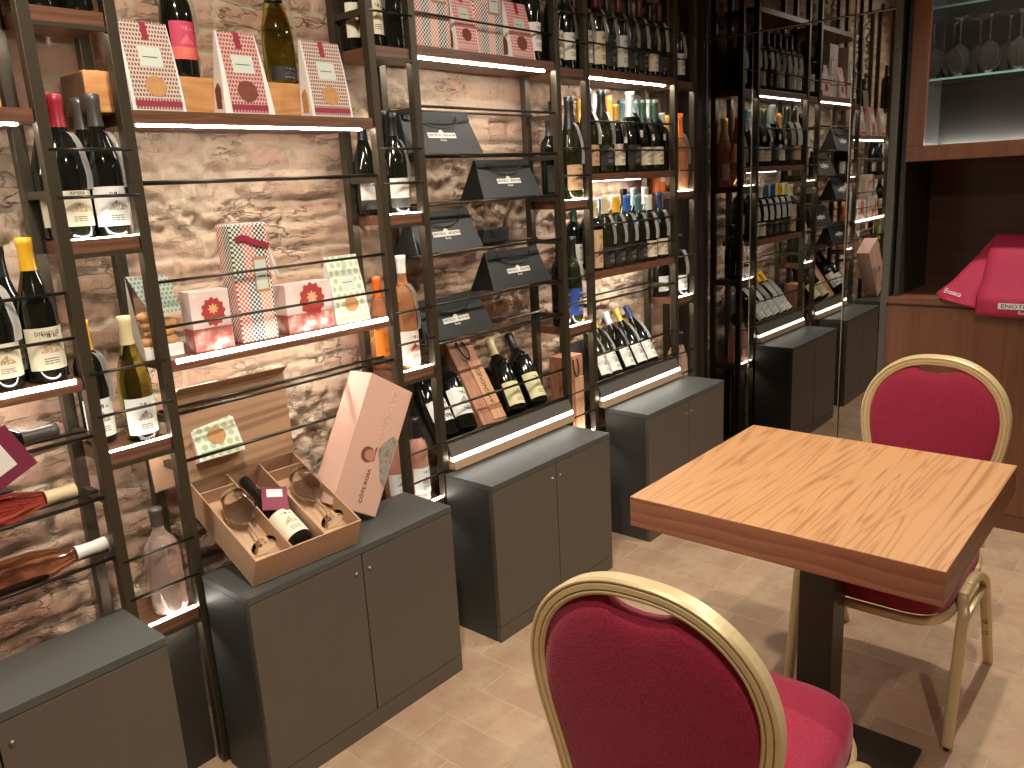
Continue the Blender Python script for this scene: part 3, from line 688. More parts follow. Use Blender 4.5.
M['band_red'] = plain('claret_band', rgb(146, 42, 66), .6); M['band_green'] = plain('green_band', rgb(168, 196, 150), .6)
M['bagwhite'] = plain('white_bag_paper', rgb(234, 230, 222), .6)
def biscuit_bag(x, y, z, w, d, H, pat, bis, band, label, rot=(0, 0, 0), ribbon='ribbon', top=None, group='biscuit bags'):
    t = thing('biscuit_bag', label, 'biscuit bag', (x, y, z), rot, group); tw = top or w * .92; o = (w - tw) / 2
    yt = d * .62
    bm = bmesh.new(); N = 10; L = []
    def fr(u): return yt * u + .004 * math.sin(u * PI) * -1
    def bk(u): return d + (yt + .006 - d) * u ** 1.4
    for i in range(N + 1):
        u = i / N; e = o * u; z_ = H * u
        L.append([bm.verts.new(p) for p in ((e, fr(u), z_), (w - e, fr(u), z_), (w - e, bk(u), z_), (e, bk(u), z_))])
    for a, b in zip(L, L[1:]):
        for i in range(4): bm.faces.new((a[i], a[(i + 1) % 4], b[(i + 1) % 4], b[i]))
    bm.faces.new(L[0][::-1]); bm.faces.new(L[-1]); obj('bag', bm, M['bagwhite'], t)
    # front card follows the front
    def patch(name, x0, x1, u0, u1, mat, off, parent, n=10, th=.0008):
        bm = bmesh.new(); R = []
        for i in range(n + 1):
            u = u0 + (u1 - u0) * i / n
            R.append([bm.verts.new((q, fr(u) - off, H * u)) for q in (x0, x1)])
        for a, b in zip(R, R[1:]): bm.faces.new((a[0], a[1], b[1], b[0]))
        return obj(name, bm, mat, parent)
    e = o + .003
    fc = patch('front_card', e, w - e, .004, 1.0, M[pat], .002, t)
    patch('pattern_band', e, w - e, .05, .115, M[band], .0028, fc)
    pl = patch('title_patch', w * .30, w * .72, .50, .72, M['patch'], .0028, fc)
    patch('title_line', w * .36, w * .64, .60, .612, M['patch_line'], .0032, pl, 1)
    patch('ribbon', w * .44, w * .56, .80, 1.0, M[ribbon], .0034, t, 3)
    # round window with biscuits
    bm = bmesh.new(); n = 24; uc = .28; r = w * .2
    vs = []
    for i in range(n):
        a = 2 * PI * i / n; u = uc + r * .9 * math.sin(a) / H
        vs.append(bm.verts.new((w * .5 + r * math.cos(a), fr(u) - .0034, H * u)))
    bm.faces.new(vs); obj('window_biscuit', bm, M[bis], t)
    # biscuits showing at the open side gusset
    bm = bmesh.new()
    prof = [(.012, .01), (d - .014, .012), (d * .78, H * .30), (d * .5, H * .38), (d * .3, H * .30)]
    a = [bm.verts.new((o * .2 - .0025, y_, z_)) for y_, z_ in prof]; b = [bm.verts.new((o * .2 + .004, y_, z_)) for y_, z_ in prof]
    bm.faces.new(a); bm.faces.new(b[::-1])
    for i in range(5): bm.faces.new((a[i], b[i], b[(i + 1) % 5], a[(i + 1) % 5]))
    bmesh.ops.recalc_face_normals(bm, faces=bm.faces); bmesh.ops.bevel(bm, geom=bm.edges[:], offset=.002, segments=2, affect='EDGES')
    obj('side_biscuit', bm, M[bis], t)
    return t
biscuit_bag(.962, 1.995, 1.7735, .135, .055, .208, 'pat_brown', 'biscuit', 'band_red', 'brown patterned biscuit bag next to the nearest tower, below the pink label bottle')
biscuit_bag(1.205, 1.995, 1.7735, .150, .055, .208, 'pat_red', 'chocbiscuit', 'band_red', 'red patterned bag of dark biscuits in the middle of the upper shelf', top=.115)
biscuit_bag(1.478, 1.995, 1.7735, .145, .055, .208, 'pat_brown', 'biscuit', 'band_red', 'brown patterned biscuit bag next to the second tower')
biscuit_bag(1.498, 2.010, 1.1655, .130, .06, .205, 'pat_green', 'biscuit', 'band_green', 'pale green dotted biscuit bag standing right of the pink flower box', ribbon='band_green')
biscuit_bag(2.092, 2.0, 1.9985, .115, .055, .20, 'pat_pink', 'chocbiscuit', 'pinkcard', 'pink patterned biscuit bag between the two dotted boxes above the black bags')
biscuit_bag(2.372, 2.0, 1.9985, .140, .055, .195, 'pat_pink', 'chocbiscuit', 'pinkcard', 'pink patterned biscuit bag beside the dark bottles above the black bags')
biscuit_bag(1.012, 2.03, .866, .130, .06, .215, 'pat_green', 'biscuit', 'band_green', 'green dotted biscuit pack resting askew on the cardboard lid under the rails', rot=(-.36, -.02, -.12), ribbon='band_green')
# clear bag with biscuits and a mint header card
t = thing('biscuit_pouch', 'clear pouch of biscuits with a hanging mint patterned header card', 'biscuit pouch', (.915, 2.04, 1.1655))
bm = bmesh.new()
for i in range(7):
    q = bmesh.ops.create_uvsphere(bm, u_segments=12, v_segments=8, radius=.026)
    c = Vector((.03 + .045 * (i % 2) + .006 * (i % 3), .03, .042 + .019 * (i // 2 * 1.15)))
    for v in q['verts']: v.co = Vector((v.co.x * 1.0, v.co.y * .9, v.co.z * .55)) + c
b_ = obj('biscuits', bm, M['biscuit'], t, smooth=True); b_['kind'] = 'stuff'
obj('tray', boxm(0, 0, 0, .105, .06, .032, bev=.002), M['bagwhite'], t)
bm = bmesh.new(); a = [bm.verts.new(p) for p in ((-.004, .03, .215), (.10, .02, .208), (.112, -.006, .115), (.03, -.006, .115))]; bm.faces.new(a)
bmesh.ops.solidify(bm, geom=bm.faces[:], thickness=.0012); obj('header_card', bm, M['pat_mint'], t)
bm = bmesh.new(); a = [bm.verts.new(p) for p in ((0, .0, .03), (0, .06, .03), (-.004, .036, .214))]; bm.faces.new(a)
bmesh.ops.solidify(bm, geom=bm.faces[:], thickness=.001); obj('side_flap', bm, M['bagwhite'], t)

def dots(name):
    t = NT(name); c = t.node('ShaderNodeTexCoord'); s = t.node('ShaderNodeSeparateXYZ'); t.link(c.outputs['Object'], s.inputs[0])
    u = t.math('ADD', s.outputs[0], s.outputs[1]); z = s.outputs[2]
    ck = t.node('ShaderNodeTexChecker'); ck.inputs['Scale'].default_value = 1
    cb = t.node('ShaderNodeCombineXYZ'); t.link(t.math('MULTIPLY', u, 150), cb.inputs[0]); t.link(t.math('MULTIPLY', z, 150), cb.inputs[1]); cb.inputs[2].default_value = .5
    t.link(cb.outputs[0], ck.inputs['Vector'])
    band = t.math('ADD', t.math('FRACT', t.math('MULTIPLY', u, 7.0)), 0)
    top = t.ramp(band, [(0, rgb(60, 92, 66)), (.25, rgb(206, 92, 70)), (.5, rgb(30, 44, 36)), (.75, rgb(196, 70, 56))], True)
    bot = t.ramp(band, [(0, rgb(196, 84, 60)), (.25, rgb(56, 72, 96)), (.5, rgb(224, 140, 100)), (.75, rgb(40, 54, 78))], True)
    col = t.mix(t.math('GREATER_THAN', z, .17), bot, top)
    t.color(t.mix(ck.outputs['Fac'], rgb(236, 230, 218), col)); t.set(Roughness=.45); return t.m
M['dots'] = dots('dotted_print')
def gift_tube(x, y, z, w, d, H, label, bow):
    t = thing('dotted_gift_box', label, 'gift box', (x, y, z), group='tall dotted gift boxes')
    obj('carton', boxm(0, 0, 0, w, d, H, bev=.006), M['dots'], t)
    p = obj('title_plate', boxm(w * .50, -.002, H * .42, w * .88, 0, H * .72), M['cardboard'], t)
    pp = obj('title_paper', boxm(w * .54, -.003, H * .44, w * .84, -.002, H * .69), M['patch'], p)
    obj('title_line', boxm(w * .6, -.0034, H * .545, w * .78, -.003, H * .555), M['patch_line'], pp)
    if bow:
        bm = bmesh.new(); add_sweep(bm, smooth_path([(w * .12, -.004, H * .86), (w * .3, -.006, H * .885), (w * .6, -.006, H * .84), (w * .98, -.004, H * .80)], 5), [(-.001, -.008), (.001, -.008), (.001, .008), (-.001, .008)])
        [setattr(f, 'smooth', False) for f in bm.faces]; obj('ribbon', bm, M['ribbon'], t)
        bm = bmesh.new(); add_sweep(bm, smooth_path([(w + .002, .02, H * .88), (w + .014, .02, H * .72), (w + .03, .015, H * .5)], 5), [(-.001, -.005), (.001, -.005), (.001, .005), (-.001, .005)]); obj('silver_ribbon', bm, M['greyribbon'], t)
gift_tube(1.178, 2.012, 1.1655, .116, .07, .325, 'tall dotted gift box with a dark red ribbon on the lower shelf', True)
gift_tube(1.905, 2.0, 1.9985, .165, .08, .33, 'tall dotted gift box beside the second tower above the black bags', False)
gift_tube(2.208, 2.02, 1.9985, .150, .08, .33, 'tall dotted gift box between two pink biscuit bags', False)
# pink flower boxes
t_ = NT('marbled_rose_print'); f = t_.noise(t_.coord(), 18, 4, .6); t_.color(t_.mix(f, rgb(234, 220, 212), rgb(220, 188, 178))); t_.set(Roughness=.45); M['rosebox'] = t_.m
t_ = NT('deep_rose_print'); f = t_.noise(t_.coord(), 26, 3, .5); t_.color(t_.ramp(f, [(.42, rgb(172, 92, 82)), (.55, rgb(204, 144, 132)), (.62, rgb(226, 204, 194))])); t_.set(Roughness=.45); M['rosebox_low'] = t_.m
M['medal'] = plain('brick_red_print', rgb(168, 62, 54), .5); M['medal_gold'] = plain('gold_print', rgb(222, 176, 126), .4)
def flower_box(x, y, z, w, d, H, label, rz=0):
    t = thing('confectionery_box', label, 'sweets box', (x, y, z), (0, 0, rz), 'pink boxes of sweets')
    bm = bmesh.new(); add_box(bm, 0, 0, H * .38, w, d, H, 0, .002); obj('upper_box', bm, M['rosebox'], t)
    obj('lower_wrap', boxm(0, 0, 0, w, d, H * .38, bev=.001), M['rosebox_low'], t)
    bm = bmesh.new(); n = 24; R = min(w, H) * .33; vs = []
    for i in range(n * 2):
        a = PI * i / n; r = R * (1.0 if i % 4 < 2 else .88); vs.append(bm.verts.new((w * .56 + r * math.cos(a) * .95, -.0008, H * .64 + r * math.sin(a) * 1.1)))
    bm.faces.new(vs); md = obj('medallion', bm, M['medal'], t)
    bm = bmesh.new(); vs = []
    for i in range(32):
        a = PI * i / 16; r = R * (.22 + .2 * abs(math.cos(4 * a))); vs.append(bm.verts.new((w * .56 + r * math.cos(a), -.0014, H * .69 + r * math.sin(a))))
    bm.faces.new(vs); obj('flower_print', bm, M['medal_gold'], md)
    obj('price_sticker', boxm(w * .06, -.001, H * .88, w * .16, 0, H * .96), M['white'], t)
flower_box(1.040, 2.015, 1.1655, .108, .06, .160, 'upright pink box of sweets with a red flower medallion left of the dotted box', -.08)
flower_box(1.330, 2.015, 1.1655, .160, .06, .142, 'wide pink box of sweets with a red flower medallion right of the dotted box')

# ------------------------------------------------------------------ black gift bags
def gift_bag(x0, x1, z, label):
    w = x1 - x0; d = .121; H = .138; t = thing('black_gift_bag', label, 'gift bag', (x0, 2.006, z + .0052), group='black gift bags on the rails')
    bm = bmesh.new(); i_ = .022
    P = [(0, 0, 0), (w, 0, 0), (w, d, 0), (0, d, 0), (i_, d * .47, H), (w - i_, d * .47, H), (w - i_, d * .53, H), (i_, d * .53, H)]
    v = [bm.verts.new(p) for p in P]
    for q in ((0, 3, 2, 1), (0, 1, 5, 4), (1, 2, 6, 5), (2, 3, 7, 6), (3, 0, 4, 7), (4, 5, 6, 7)): bm.faces.new([v[k] for k in q])
    bmesh.ops.bevel(bm, geom=bm.edges[:], offset=.0015, segments=1, affect='EDGES'); obj('bag_body', bm, M['blackbag'], t)
    sl = math.atan2(d * .47, H); Rm = Euler((PI / 2 - sl, 0, 0))
    def onf(u, s, off): return Vector((u, d * .47 * s - off * math.cos(sl), H * s + off * math.sin(sl)))
    # folded flap on the upper front
    bm = bmesh.new(); q = [bm.verts.new(onf(*p)) for p in ((i_ * .9, .99, .002), (w - i_ * .9, .99, .002), (w - i_ * .9 + .002, .80, .003), (w * .62, .70, .004), (w * .38, .70, .004), (i_ * .9 - .002, .80, .003))]
    bm.faces.new(q); bmesh.ops.solidify(bm, geom=bm.faces[:], thickness=-.001); obj('flap', bm, M['blackbag'], t)
    rope(t, [onf(w * .22, .9, .004), onf(w * .28, .70, .007), onf(w * .5, .58, .008), onf(w * .72, .70, .007), onf(w * .78, .9, .004)], .0026, M['blackcord'])
    c = onf(w * .5, .43, .0012)
    lg = obj('logo_plate', boxm(-.066, -.0095, -.0004, .066, .0095, .0004), M['white'], t, c, Rm)
    text_on('ENOTECA', .0135, M['print'], lg, (-.034, 0, .0006), (0, 0, 0), width=.056)
    text_on('REGIONI', .0135, M['print'], lg, (.036, 0, .0006), (0, 0, 0), width=.052)
    bm = bmesh.new(); bm.faces.new([bm.verts.new(p) for p in ((-.013, .009, 0), (.013, .009, 0), (.009, .016, 0), (0, .021, 0), (-.009, .016, 0))]); obj('logo_mark', bm, M['white'], lg)
    text_on('Roma', .012, M['white'], lg, (0, -.017, .0004), (0, 0, 0))
gift_bag(1.845, 2.202, 1.664, 'black gift bag, topmost of the five on the rails')
gift_bag(2.190, 2.526, 1.505, 'black gift bag, second from the top, next to the third tower')
gift_bag(1.850, 2.175, 1.338, 'black gift bag, third from the top, next to the second tower')
gift_bag(2.215, 2.560, 1.172, 'black gift bag, fourth from the top, next to the third tower')
gift_bag(1.855, 2.205, 1.036, 'black gift bag, lowest of the five, above the leaning bottles')
t = thing('mesh_pouch', 'small dark folded mesh pouch standing behind the fourth black gift bag', 'pouch', (2.27, 2.10, 1.343))
bm = bmesh.new(); add_box(bm, 0, 0, 0, .15, .035, .055, bev=.006)
for v in bm.verts: v.co.x += .18 * v.co.z
obj('pouch', bm, M['blackcord'], t); rope(t, [(.05, -.004, .055), (.06, -.008, .03), (.09, -.008, .03), (.1, -.004, .055)], .002, M['blackbag'])

# ------------------------------------------------------------------ cabinets
def cabinet(x0, x1, label):
    w = x1 - x0; y0 = 1.738; d = 1.958 - y0; H = .583
    t = thing('base_cabinet', label, 'cabinet', (x0, y0, 0), group='low taupe cabinets along the wall')
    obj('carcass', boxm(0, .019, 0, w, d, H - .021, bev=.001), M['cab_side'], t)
    obj('top_panel', boxm(-.001, -.001, H - .020, w + .001, d, H, bev=.0015), M['cab_top'], t)
    obj('plinth', boxm(0, .001, 0, w, .018, .058, bev=.001), M['cab'], t)
    for i in (0, 1):
        a = .001 + i * (w / 2 + .001); b = a + w / 2 - .003
        dr = obj('door', boxm(a, 0, .0605, b, .018, H - .022, bev=.0012), M['cab'], t)
        bm = add_lathe(bmesh.new(), [(0, -.004), (.003, -.004), (.0036, -.003), (.0045, -.001), (.0065, -.0005), (.0065, .002)], 16)
        kx = b - .022 if i == 0 else a + .022
        obj('lock', bm, M['locksteel'], dr, (kx, -.001, H - .075), (-PI / 2, 0, 0), True)
    return t
cabinet(.0, .721, 'low taupe two-door cabinet cut by the picture edge, nearest of the row')
cabinet(.933, 1.655, 'low taupe two-door cabinet holding the open cardboard gift box')
cabinet(1.850, 2.547, 'low taupe two-door cabinet below the leaning wooden wine box')
cabinet(2.840, 3.537, 'low taupe two-door cabinet nearest the mirror')

# ------------------------------------------------------------------ cardboard gift tray with glasses and bottle
TR = Euler((.40, -.0, -.055))
t = thing('cardboard_gift_box', 'open cardboard gift box tilted on the second cabinet, lid folded up', 'gift box', (.975, 1.778, .586), TR)
W_, D_, H_ = .325, .358, .088; th = .004
def wallbox(name, *a, mat='cardboard', **k): return obj(name, boxm(*a, bev=.0008), M[mat], t, **k)
wallbox('bottom', 0, 0, 0, W_, D_, th, mat='cardboard_in')
wallbox('side_wall', 0, 0, th, W_, th, H_); wallbox('side_wall', 0, D_ - th, th, W_, D_, H_)
wallbox('side_wall', 0, th, th, th, D_ - th, H_); wallbox('side_wall', W_ - th, th, th, W_, D_ - th, H_)
wallbox('insert', th, th, .03, .108, D_ - .05, .034, mat='cardboard_in'); wallbox('insert', .214, th, .03, W_ - th, D_ - .05, .034, mat='cardboard_in')
wallbox('divider', .108, th, th, .112, D_ - th, H_ - .006); wallbox('divider', .210, th, th, .214, D_ - th, H_ - .006)
wallbox('end_flap', th, D_ - .05, .034, .108, D_ - .046, H_ - .01); wallbox('end_flap', .214, D_ - .05, .034, W_ - th, D_ - .046, H_ - .01)
wallbox('lid', -.012, 0, 0, W_ + .004, .004, .245, loc=(0, D_ - .004, H_), rot=(-.42, 0, 0))
wallbox('lid_flap', -.09, 0, 0, 0, .0035, .12, loc=(-.008, D_ - .004, H_ + .01), rot=(-.40, 0, .12))
wallbox('lid_flap', 0, 0, 0, W_, .0035, .04, loc=(0, D_ + .098, H_ + .222), rot=(.55, 0, 0))
TM = Matrix.LocRotScale(Vector((.975, 1.778, .586)), TR, None)
def in_tray(p): return TM @ Vector(p)
def tray_rot(e): return (TM.to_3x3() @ Euler(e).to_matrix()).to_euler()
# lying wine glass: axis along tray Y, foot towards the front
def wineglass_meshes(H=.2, R=.04, mt='clear'):
    out = [(0, .0035), (.006, .0035), (.033, .001), (.034, .0), (.034, .0012), (.012, .0045), (.0045, .010), (.0036, .03), (.0036, .085)]
    foot = add_lathe(bmesh.new(), [(0, 0), (.034, 0), (.034, .0014), (.012, .004), (.005, .010), (.0036, .03), (.0034, H * .44), (0, H * .44)], 28)
    z0 = H * .44; bowl = [(0, z0), (.010, z0 + .004), (R * .72, z0 + .022), (R, z0 + .048), (R * .97, z0 + .075), (R * .74, H)]
    inner = [(r - .0012 if r > .002 else 0, z + .0012) for r, z in reversed(bowl)]
    inner[0] = (bowl[-1][0] - .001, H)
    b = add_lathe(bmesh.new(), bowl + inner, 28)
    return mesh_of('stem_foot', foot, M[mt]), mesh_of('bowl', b, M[mt])
GF, GB = wineglass_meshes(.205, .042)
def wineglass(label, loc, rot, group, F=None, B_=None):
    t = thing('wine_glass', label, 'wine glass', loc, rot, group); obj('stem_and_foot', F or GF, None, t); obj('bowl', B_ or GB, None, t); return t
for x, s in ((.056, 'wine glass lying in the near compartment of the cardboard gift box'), (.268, 'wine glass lying in the far compartment of the cardboard gift box')):
    wineglass(s, in_tray((x, .055, .0725)), tray_rot((-PI / 2 + .06, 0, -.08)), 'wine glasses in the gift box')
bt = bottle(0, 0, 0, 'burgundy', 'dark', 'black', 'lab_cream', 'dark wine bottle lying between the two glasses in the gift box', 'bottle in the gift box', .31, lz=(.02, .12))
bt.location = in_tray((.160, .03, .046)); bt.rotation_euler = tray_rot((-PI / 2, 0, 0))
hg = obj('hang_tag', boxm(-.036, -.0012, -.045, .036, .0012, .045, bev=.0005), M['tagwine'], bt, (.006, -.044, .165), (.12, .45, 0)); obj('tag_sticker', boxm(-.022, -.0022, .004, .022, -.0012, .034), M['white'], hg)

# pink carton leaning on the tower
t = thing('wine_carton', 'tall pink wine carton leaning against the second tower', 'carton', (1.290, 1.850, .6875), (0, 0, 0))
t.rotation_euler = (Matrix.Rotation(.07, 3, 'Z') @ Matrix.Rotation(-.015, 3, 'X') @ Matrix.Rotation(.551, 3, 'Y')).to_euler()
w, d, H = .19, .095, .404
obj('carton', boxm(0, 0, 0, w, d, H, bev=.002), M['pinkcard'], t)
M['faintprint'] = plain('pale_rose_print', rgb(240, 206, 186), .4)
M['brownprint'] = plain('brown_print', rgb(120, 74, 58), .6); M['skinprint'] = plain('tan_print', rgb(190, 130, 104), .6)
t_ = NT('grey_floral_print'); f = t_.noise(t_.coord(), 60, 4, .7); t_.color(t_.ramp(f, [(.4, rgb(120, 116, 108)), (.55, rgb(168, 158, 146)), (.7, rgb(150, 100, 84))])); M['greyprint'] = t_.m
text_on('VAU VINCENTI', .03, M['faintprint'], t, (w * .62, -.0012, H * .76), (PI / 2, -PI / 2, 0), width=.15)
text_on('CÔTE ROSA', .02, M['brownprint'], t, (w * .56, -.0012, H * .20), (PI / 2, -PI / 2, 0), width=.105)
def flat(name, pts, mat, parent, y):
    bm = bmesh.new(); bm.faces.new([bm.verts.new((x, y, z)) for x, z in pts]); return obj(name, bm, mat, parent)
sh = flat('shirt_print', [(w - .004, .245), (w * .86, .252), (w * .70, .222), (w * .62, .196), (w * .66, .182), (w * .74, .150), (w * .86, .108), (w - .004, .092)], M['greyprint'], t, -.0008)
hd = flat('head_print', [(w * .42 + .026 * math.cos(a) * 1.05, .172 + .024 * math.sin(a)) for a in [2 * PI * i / 20 for i in range(20)]], M['brownprint'], t, -.0008)
flat('face_print', [(w * .47 + .022 * math.cos(a), .172 + .017 * math.sin(a)) for a in [2 * PI * i / 20 for i in range(20)]], M['skinprint'], hd, -.0012)
flat('collar_print', [(w * .55, .196), (w * .60, .205), (w * .585, .186), (w * .60, .165), (w * .56, .15), (w * .565, .172)], M['brownprint'], t, -.0010)

# ------------------------------------------------------------------ table
TX0, TX1, TY0, TY1, TZ = 1.671, 2.416, .336, 1.082, .752
t = thing('square_table', 'square oak-topped pedestal table between two red chairs', 'table', (2.045, .709, 0))
bm = bmesh.new(); add_box(bm, TX0 - 2.045, TY0 - .709, TZ - .081, TX1 - 2.045, TY1 - .709, TZ, bev=.003)
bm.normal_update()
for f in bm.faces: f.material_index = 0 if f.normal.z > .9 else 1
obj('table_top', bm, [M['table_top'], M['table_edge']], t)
obj('column', boxm(-.047, -.047, .012, +.047, .047, TZ - .089, bev=.004), M['blacksteel'], t)
obj('top_bracket', boxm(-.12, -.12, TZ - .089, .12, .12, TZ - .081), M['blacksteel'], t)
obj('base_plate', boxm(-.29, -.26, 0, .066, .26, .012, bev=.002), M['blacksteel'], t)

# ------------------------------------------------------------------ chairs (local: u = x forward, back at x = 0)
HALF = [(v * .96, .47 + (z - .47) * .980) for v, z in [(0, .958), (.055, .954), (.105, .938), (.150, .908), (.186, .864), (.206, .81), (.2105, .76), (.204, .70), (.191, .64), (.177, .58), (.166, .52), (.160, .47)]]
def bx_(z): return .012 + (z - .45) * -.09 + (.0)          # the back leans away with height
def banquet_chair(label, loc, rz):
    t = thing('banquet_chair', label, 'chair', loc, (0, 0, rz), 'red banquet chairs')
    path = [(-v, z) for v, z in reversed(HALF)] + HALF[1:]
    p3 = smooth_path([(bx_(z), v, z) for v, z in path], 4)
    prof = [(-.0145, -.013), (-.0145, .013), (-.0105, .0175), (-.008, .0175), (-.006, .0135), (-.004, .0175), (.004, .0175), (.006, .0135), (.008, .0175), (.0105, .0175), (.0145, .013), (.0145, -.013), (.0105, -.0175), (.008, -.0175), (.006, -.0135), (.004, -.0175), (-.004, -.0175), (-.006, -.0135), (-.008, -.0175), (-.0105, -.0175)]
    bm = bmesh.new()
    # sweep with fixed reference so that the moulding faces front and back
    rings = []
    N = len(p3)
    for i, p in enumerate(p3):
        d = (p3[min(i + 1, N - 1)] - p3[max(i - 1, 0)]).normalized(); u = Vector((1, 0, -.09)).normalized(); s = d.cross(u).normalized()
        rings.append([bm.verts.new(p + s * a + u * b) for a, b in prof])
    k = len(prof)
    for a, b in zip(rings, rings[1:]):
        for j in range(k): bm.faces.new((a[j], a[(j + 1) % k], b[(j + 1) % k], b[j])).smooth = False
    bm.faces.new(rings[0]); bm.faces.new(rings[-1][::-1]); bmesh.ops.recalc_face_normals(bm, faces=bm.faces)
    obj('back_frame', bm, M['gold'], t)
    # upholstered back with a dipped top edge
    out = [(v * .935, z) for v, z in HALF[1:] if z < .93 and z > .5]
    half = [(0, .905), (.018, .906), (.034, .909), (.046, .914), (.056, .920), (.072, .921)] + [(v - .008, z - .010) for v, z in smooth2(HALF) if .52 < z < .926]
    half.append((0.157, .52)); half.append((.13, .495)); half.append((.0, .488))
    outline = half + [(-v, z) for v, z in reversed(half[1:-1])]
    bm = bmesh.new(); n = len(outline); cz = .72
    for side in (-1, 1):
        K = 7; prev = None; rr = []
        for q in range(K):
            f = 1 - q / K; bul = math.sqrt(1 - f ** 3) * .019 if q else 0
            rr.append([bm.verts.new((bx_(cz + (z - cz) * f) + side * (.010 + bul), v * f, cz + (z - cz) * f)) for v, z in outline])
        c = bm.verts.new((bx_(cz) + side * .029, 0, cz))
        for a, b in zip(rr, rr[1:]):
            for i in range(n): bm.faces.new((a[i], a[(i + 1) % n], b[(i + 1) % n], b[i]))
        for i in range(n): bm.faces.new((rr[-1][i], rr[-1][(i + 1) % n], c))
        if side == -1: first = rr[0]
        else:
            for i in range(n): bm.faces.new((first[i], first[(i + 1) % n], rr[0][(i + 1) % n], rr[0][i]))
    bmesh.ops.recalc_face_normals(bm, faces=bm.faces)
    b_ = obj('backrest', bm, M['fabric'], t, smooth=True)
    # seat cushion
    so = []
    for i in range(40):
        a = 2 * PI * i / 40; ca, sa = math.cos(a), math.sin(a); e = 2 / 5.0
        so.append((.305 + .283 * math.copysign(abs(ca) ** e, ca), (.196 - (.018 if ca < 0 else 0) * abs(ca)) * math.copysign(abs(sa) ** e, sa)))
    bm = bmesh.new(); rows = []
    for f, z in ((.96, .388), (1.0, .394), (1.0, .436), (.985, .456), (.94, .469), (.80, .478), (.5, .484), (.2, .486)):
        rows.append([bm.verts.new((.305 + (x - .305) * f, y * f, z)) for x, y in so])
    for a, b in zip(rows, rows[1:]):
        for i in range(40): bm.faces.new((a[i], a[(i + 1) % 40], b[(i + 1) % 40], b[i]))
    bm.faces.new(rows[0][::-1]); bm.faces.new(rows[-1]); obj('seat', bm, M['fabric'], t, smooth=True)
    tube('seat_frame', [(x * 1.0 + .0, y * 1.0, .376) for x, y in so], .01, M['gold'], t, closed=True, prof=rrect(.02, .024, .3))
    for s in (-1, 1):
        # frame tube from back down to the seat rail
        tube('back_upright', smooth_path([(bx_(.47), s * .160, .475), (.016, s * .163, .43), (.03, s * .17, .38)], 5), .012, M['gold'], t, prof=rrect(.026, .022, .35))
    for s in (-1, 1):
        y0 = s * .222
        fr = smooth_path([(.545, y0, .0), (.520, y0, .15), (.492, y0, .32), (.474, y0, .378), (.438, y0 - s * .012, .398), (.36, y0 - s * .016, .400)], 6)
        rr = smooth_path([(.036, y0, .0), (.11, y0, .15), (.19, y0, .30), (.232, y0, .37), (.276, y0 - s * .012, .398), (.36, y0 - s * .016, .400)], 6)
        for path_ in (fr, rr):
            lg = tube('leg', path_, .012, M['gold'], t, prof=rrect(.024, .028, .3), up=Vector((0, 1, 0)))
            x, y, _ = path_[0]
            obj('rubber_foot', add_lathe(bmesh.new(), [(0, 0), (.013, 0), (.014, .010), (0, .010)], 12), M['rubber'], lg, (x, y, 0))
            if path_ is rr:
                for zz in (.15, .20):
                    xx = .036 + (zz / .15) * .074 if zz <= .15 else .110 + (zz - .15) / .15 * .08
                    obj('bumper', add_lathe(bmesh.new(), [(0, -.004), (.006, -.003), (.007, 0)], 12), M['rubber'], lg, (xx + .0128, y0, zz - .004), (0, PI / 2 + .46, 0))
        tube('side_stretcher', [(.215, y0, .345), (.34, y0, .352), (.485, y0, .345)], .008, M['gold'], t, prof=rrect(.014, .02, .3), up=Vector((0, 1, 0)))
    return t
def smooth2(H):
    p = smooth_path([(v, 0, z) for v, z in H], 3); return [(q.x, q.z) for q in p]
banquet_chair('red banquet chair with a golden frame, its back to the viewer', (.985, .603, 0), .065)
banquet_chair('red banquet chair with a golden frame tucked under the table, facing the viewer', (2.71, .622, 0), PI)

# ------------------------------------------------------------------ wood counter and display cabinet
CX = 3.79
t = thing('wood_counter', 'brown wooden counter in the niche beside the pillar', 'counter', (CX, 1.083, 0))
obj('body', boxm(.012, -2.4, .0, .58, 0, .955, bev=.001), M['counter'], t)
obj('front_panel', boxm(0, -2.4, .07, .012, 0, .945, bev=.001), M['counter'], t)
obj('plinth', boxm(.004, -2.4, 0, .012, 0, .066), M['counter'], t)
obj('worktop', boxm(-.006, -2.4, .957, .58, .0, .985, bev=.002), M['counter'], t)
t = thing('display_cabinet', 'wall display cabinet with a glass shelf of upturned wine glasses', 'display cabinet', (CX, 1.042, 1.56))
obj('frame', boxm(0, -2.4, 0, .025, 0, .062, bev=.002), M['counter'], t)
obj('frame', boxm(0, -.066, .062, .025, 0, 1.3, bev=.002), M['counter'], t)
obj('bottom_board', boxm(.025, -2.4, 0, .44, 0, .05), M['counter'], t)
obj('side_board', boxm(.025, -.02, .05, .44, 0, 1.3), M['cab_top'], t)
obj('back_panel', boxm(.415, -2.4, .05, .42, -.02, 1.3), M['blackglass'], t)
obj('led_strip', boxm(.385, -2.38, .0505, .40, -.03, .056), M['led_warm'], t)
obj('top_board', boxm(.025, -2.4, .98, .44, -.02, 1.0), M['counter'], t)
obj('led_strip', boxm(.05, -2.38, .974, .065, -.03, .98), M['led_warm'], t)
for z in (.325, .60):
    gs = obj('glass_shelf', boxm(.034, -2.38, z - .008, .40, -.024, z), M['clear'], t)
    obj('polished_edge', boxm(.03, -2.38, z - .008, .034, -.024, z), M['teal_edge'], gs)
obj('shelf_pin', add_lathe(bmesh.new(), [(0, -.02), (.006, -.02), (.006, .0), (0, .0)], 10), M['steel'], t, (.05, -.022, .31), (PI / 2, 0, 0))
obj('niche_back', boxm(.44, -2.4, -.574, .46, .02, 1.3), M['counter_dark'], t)
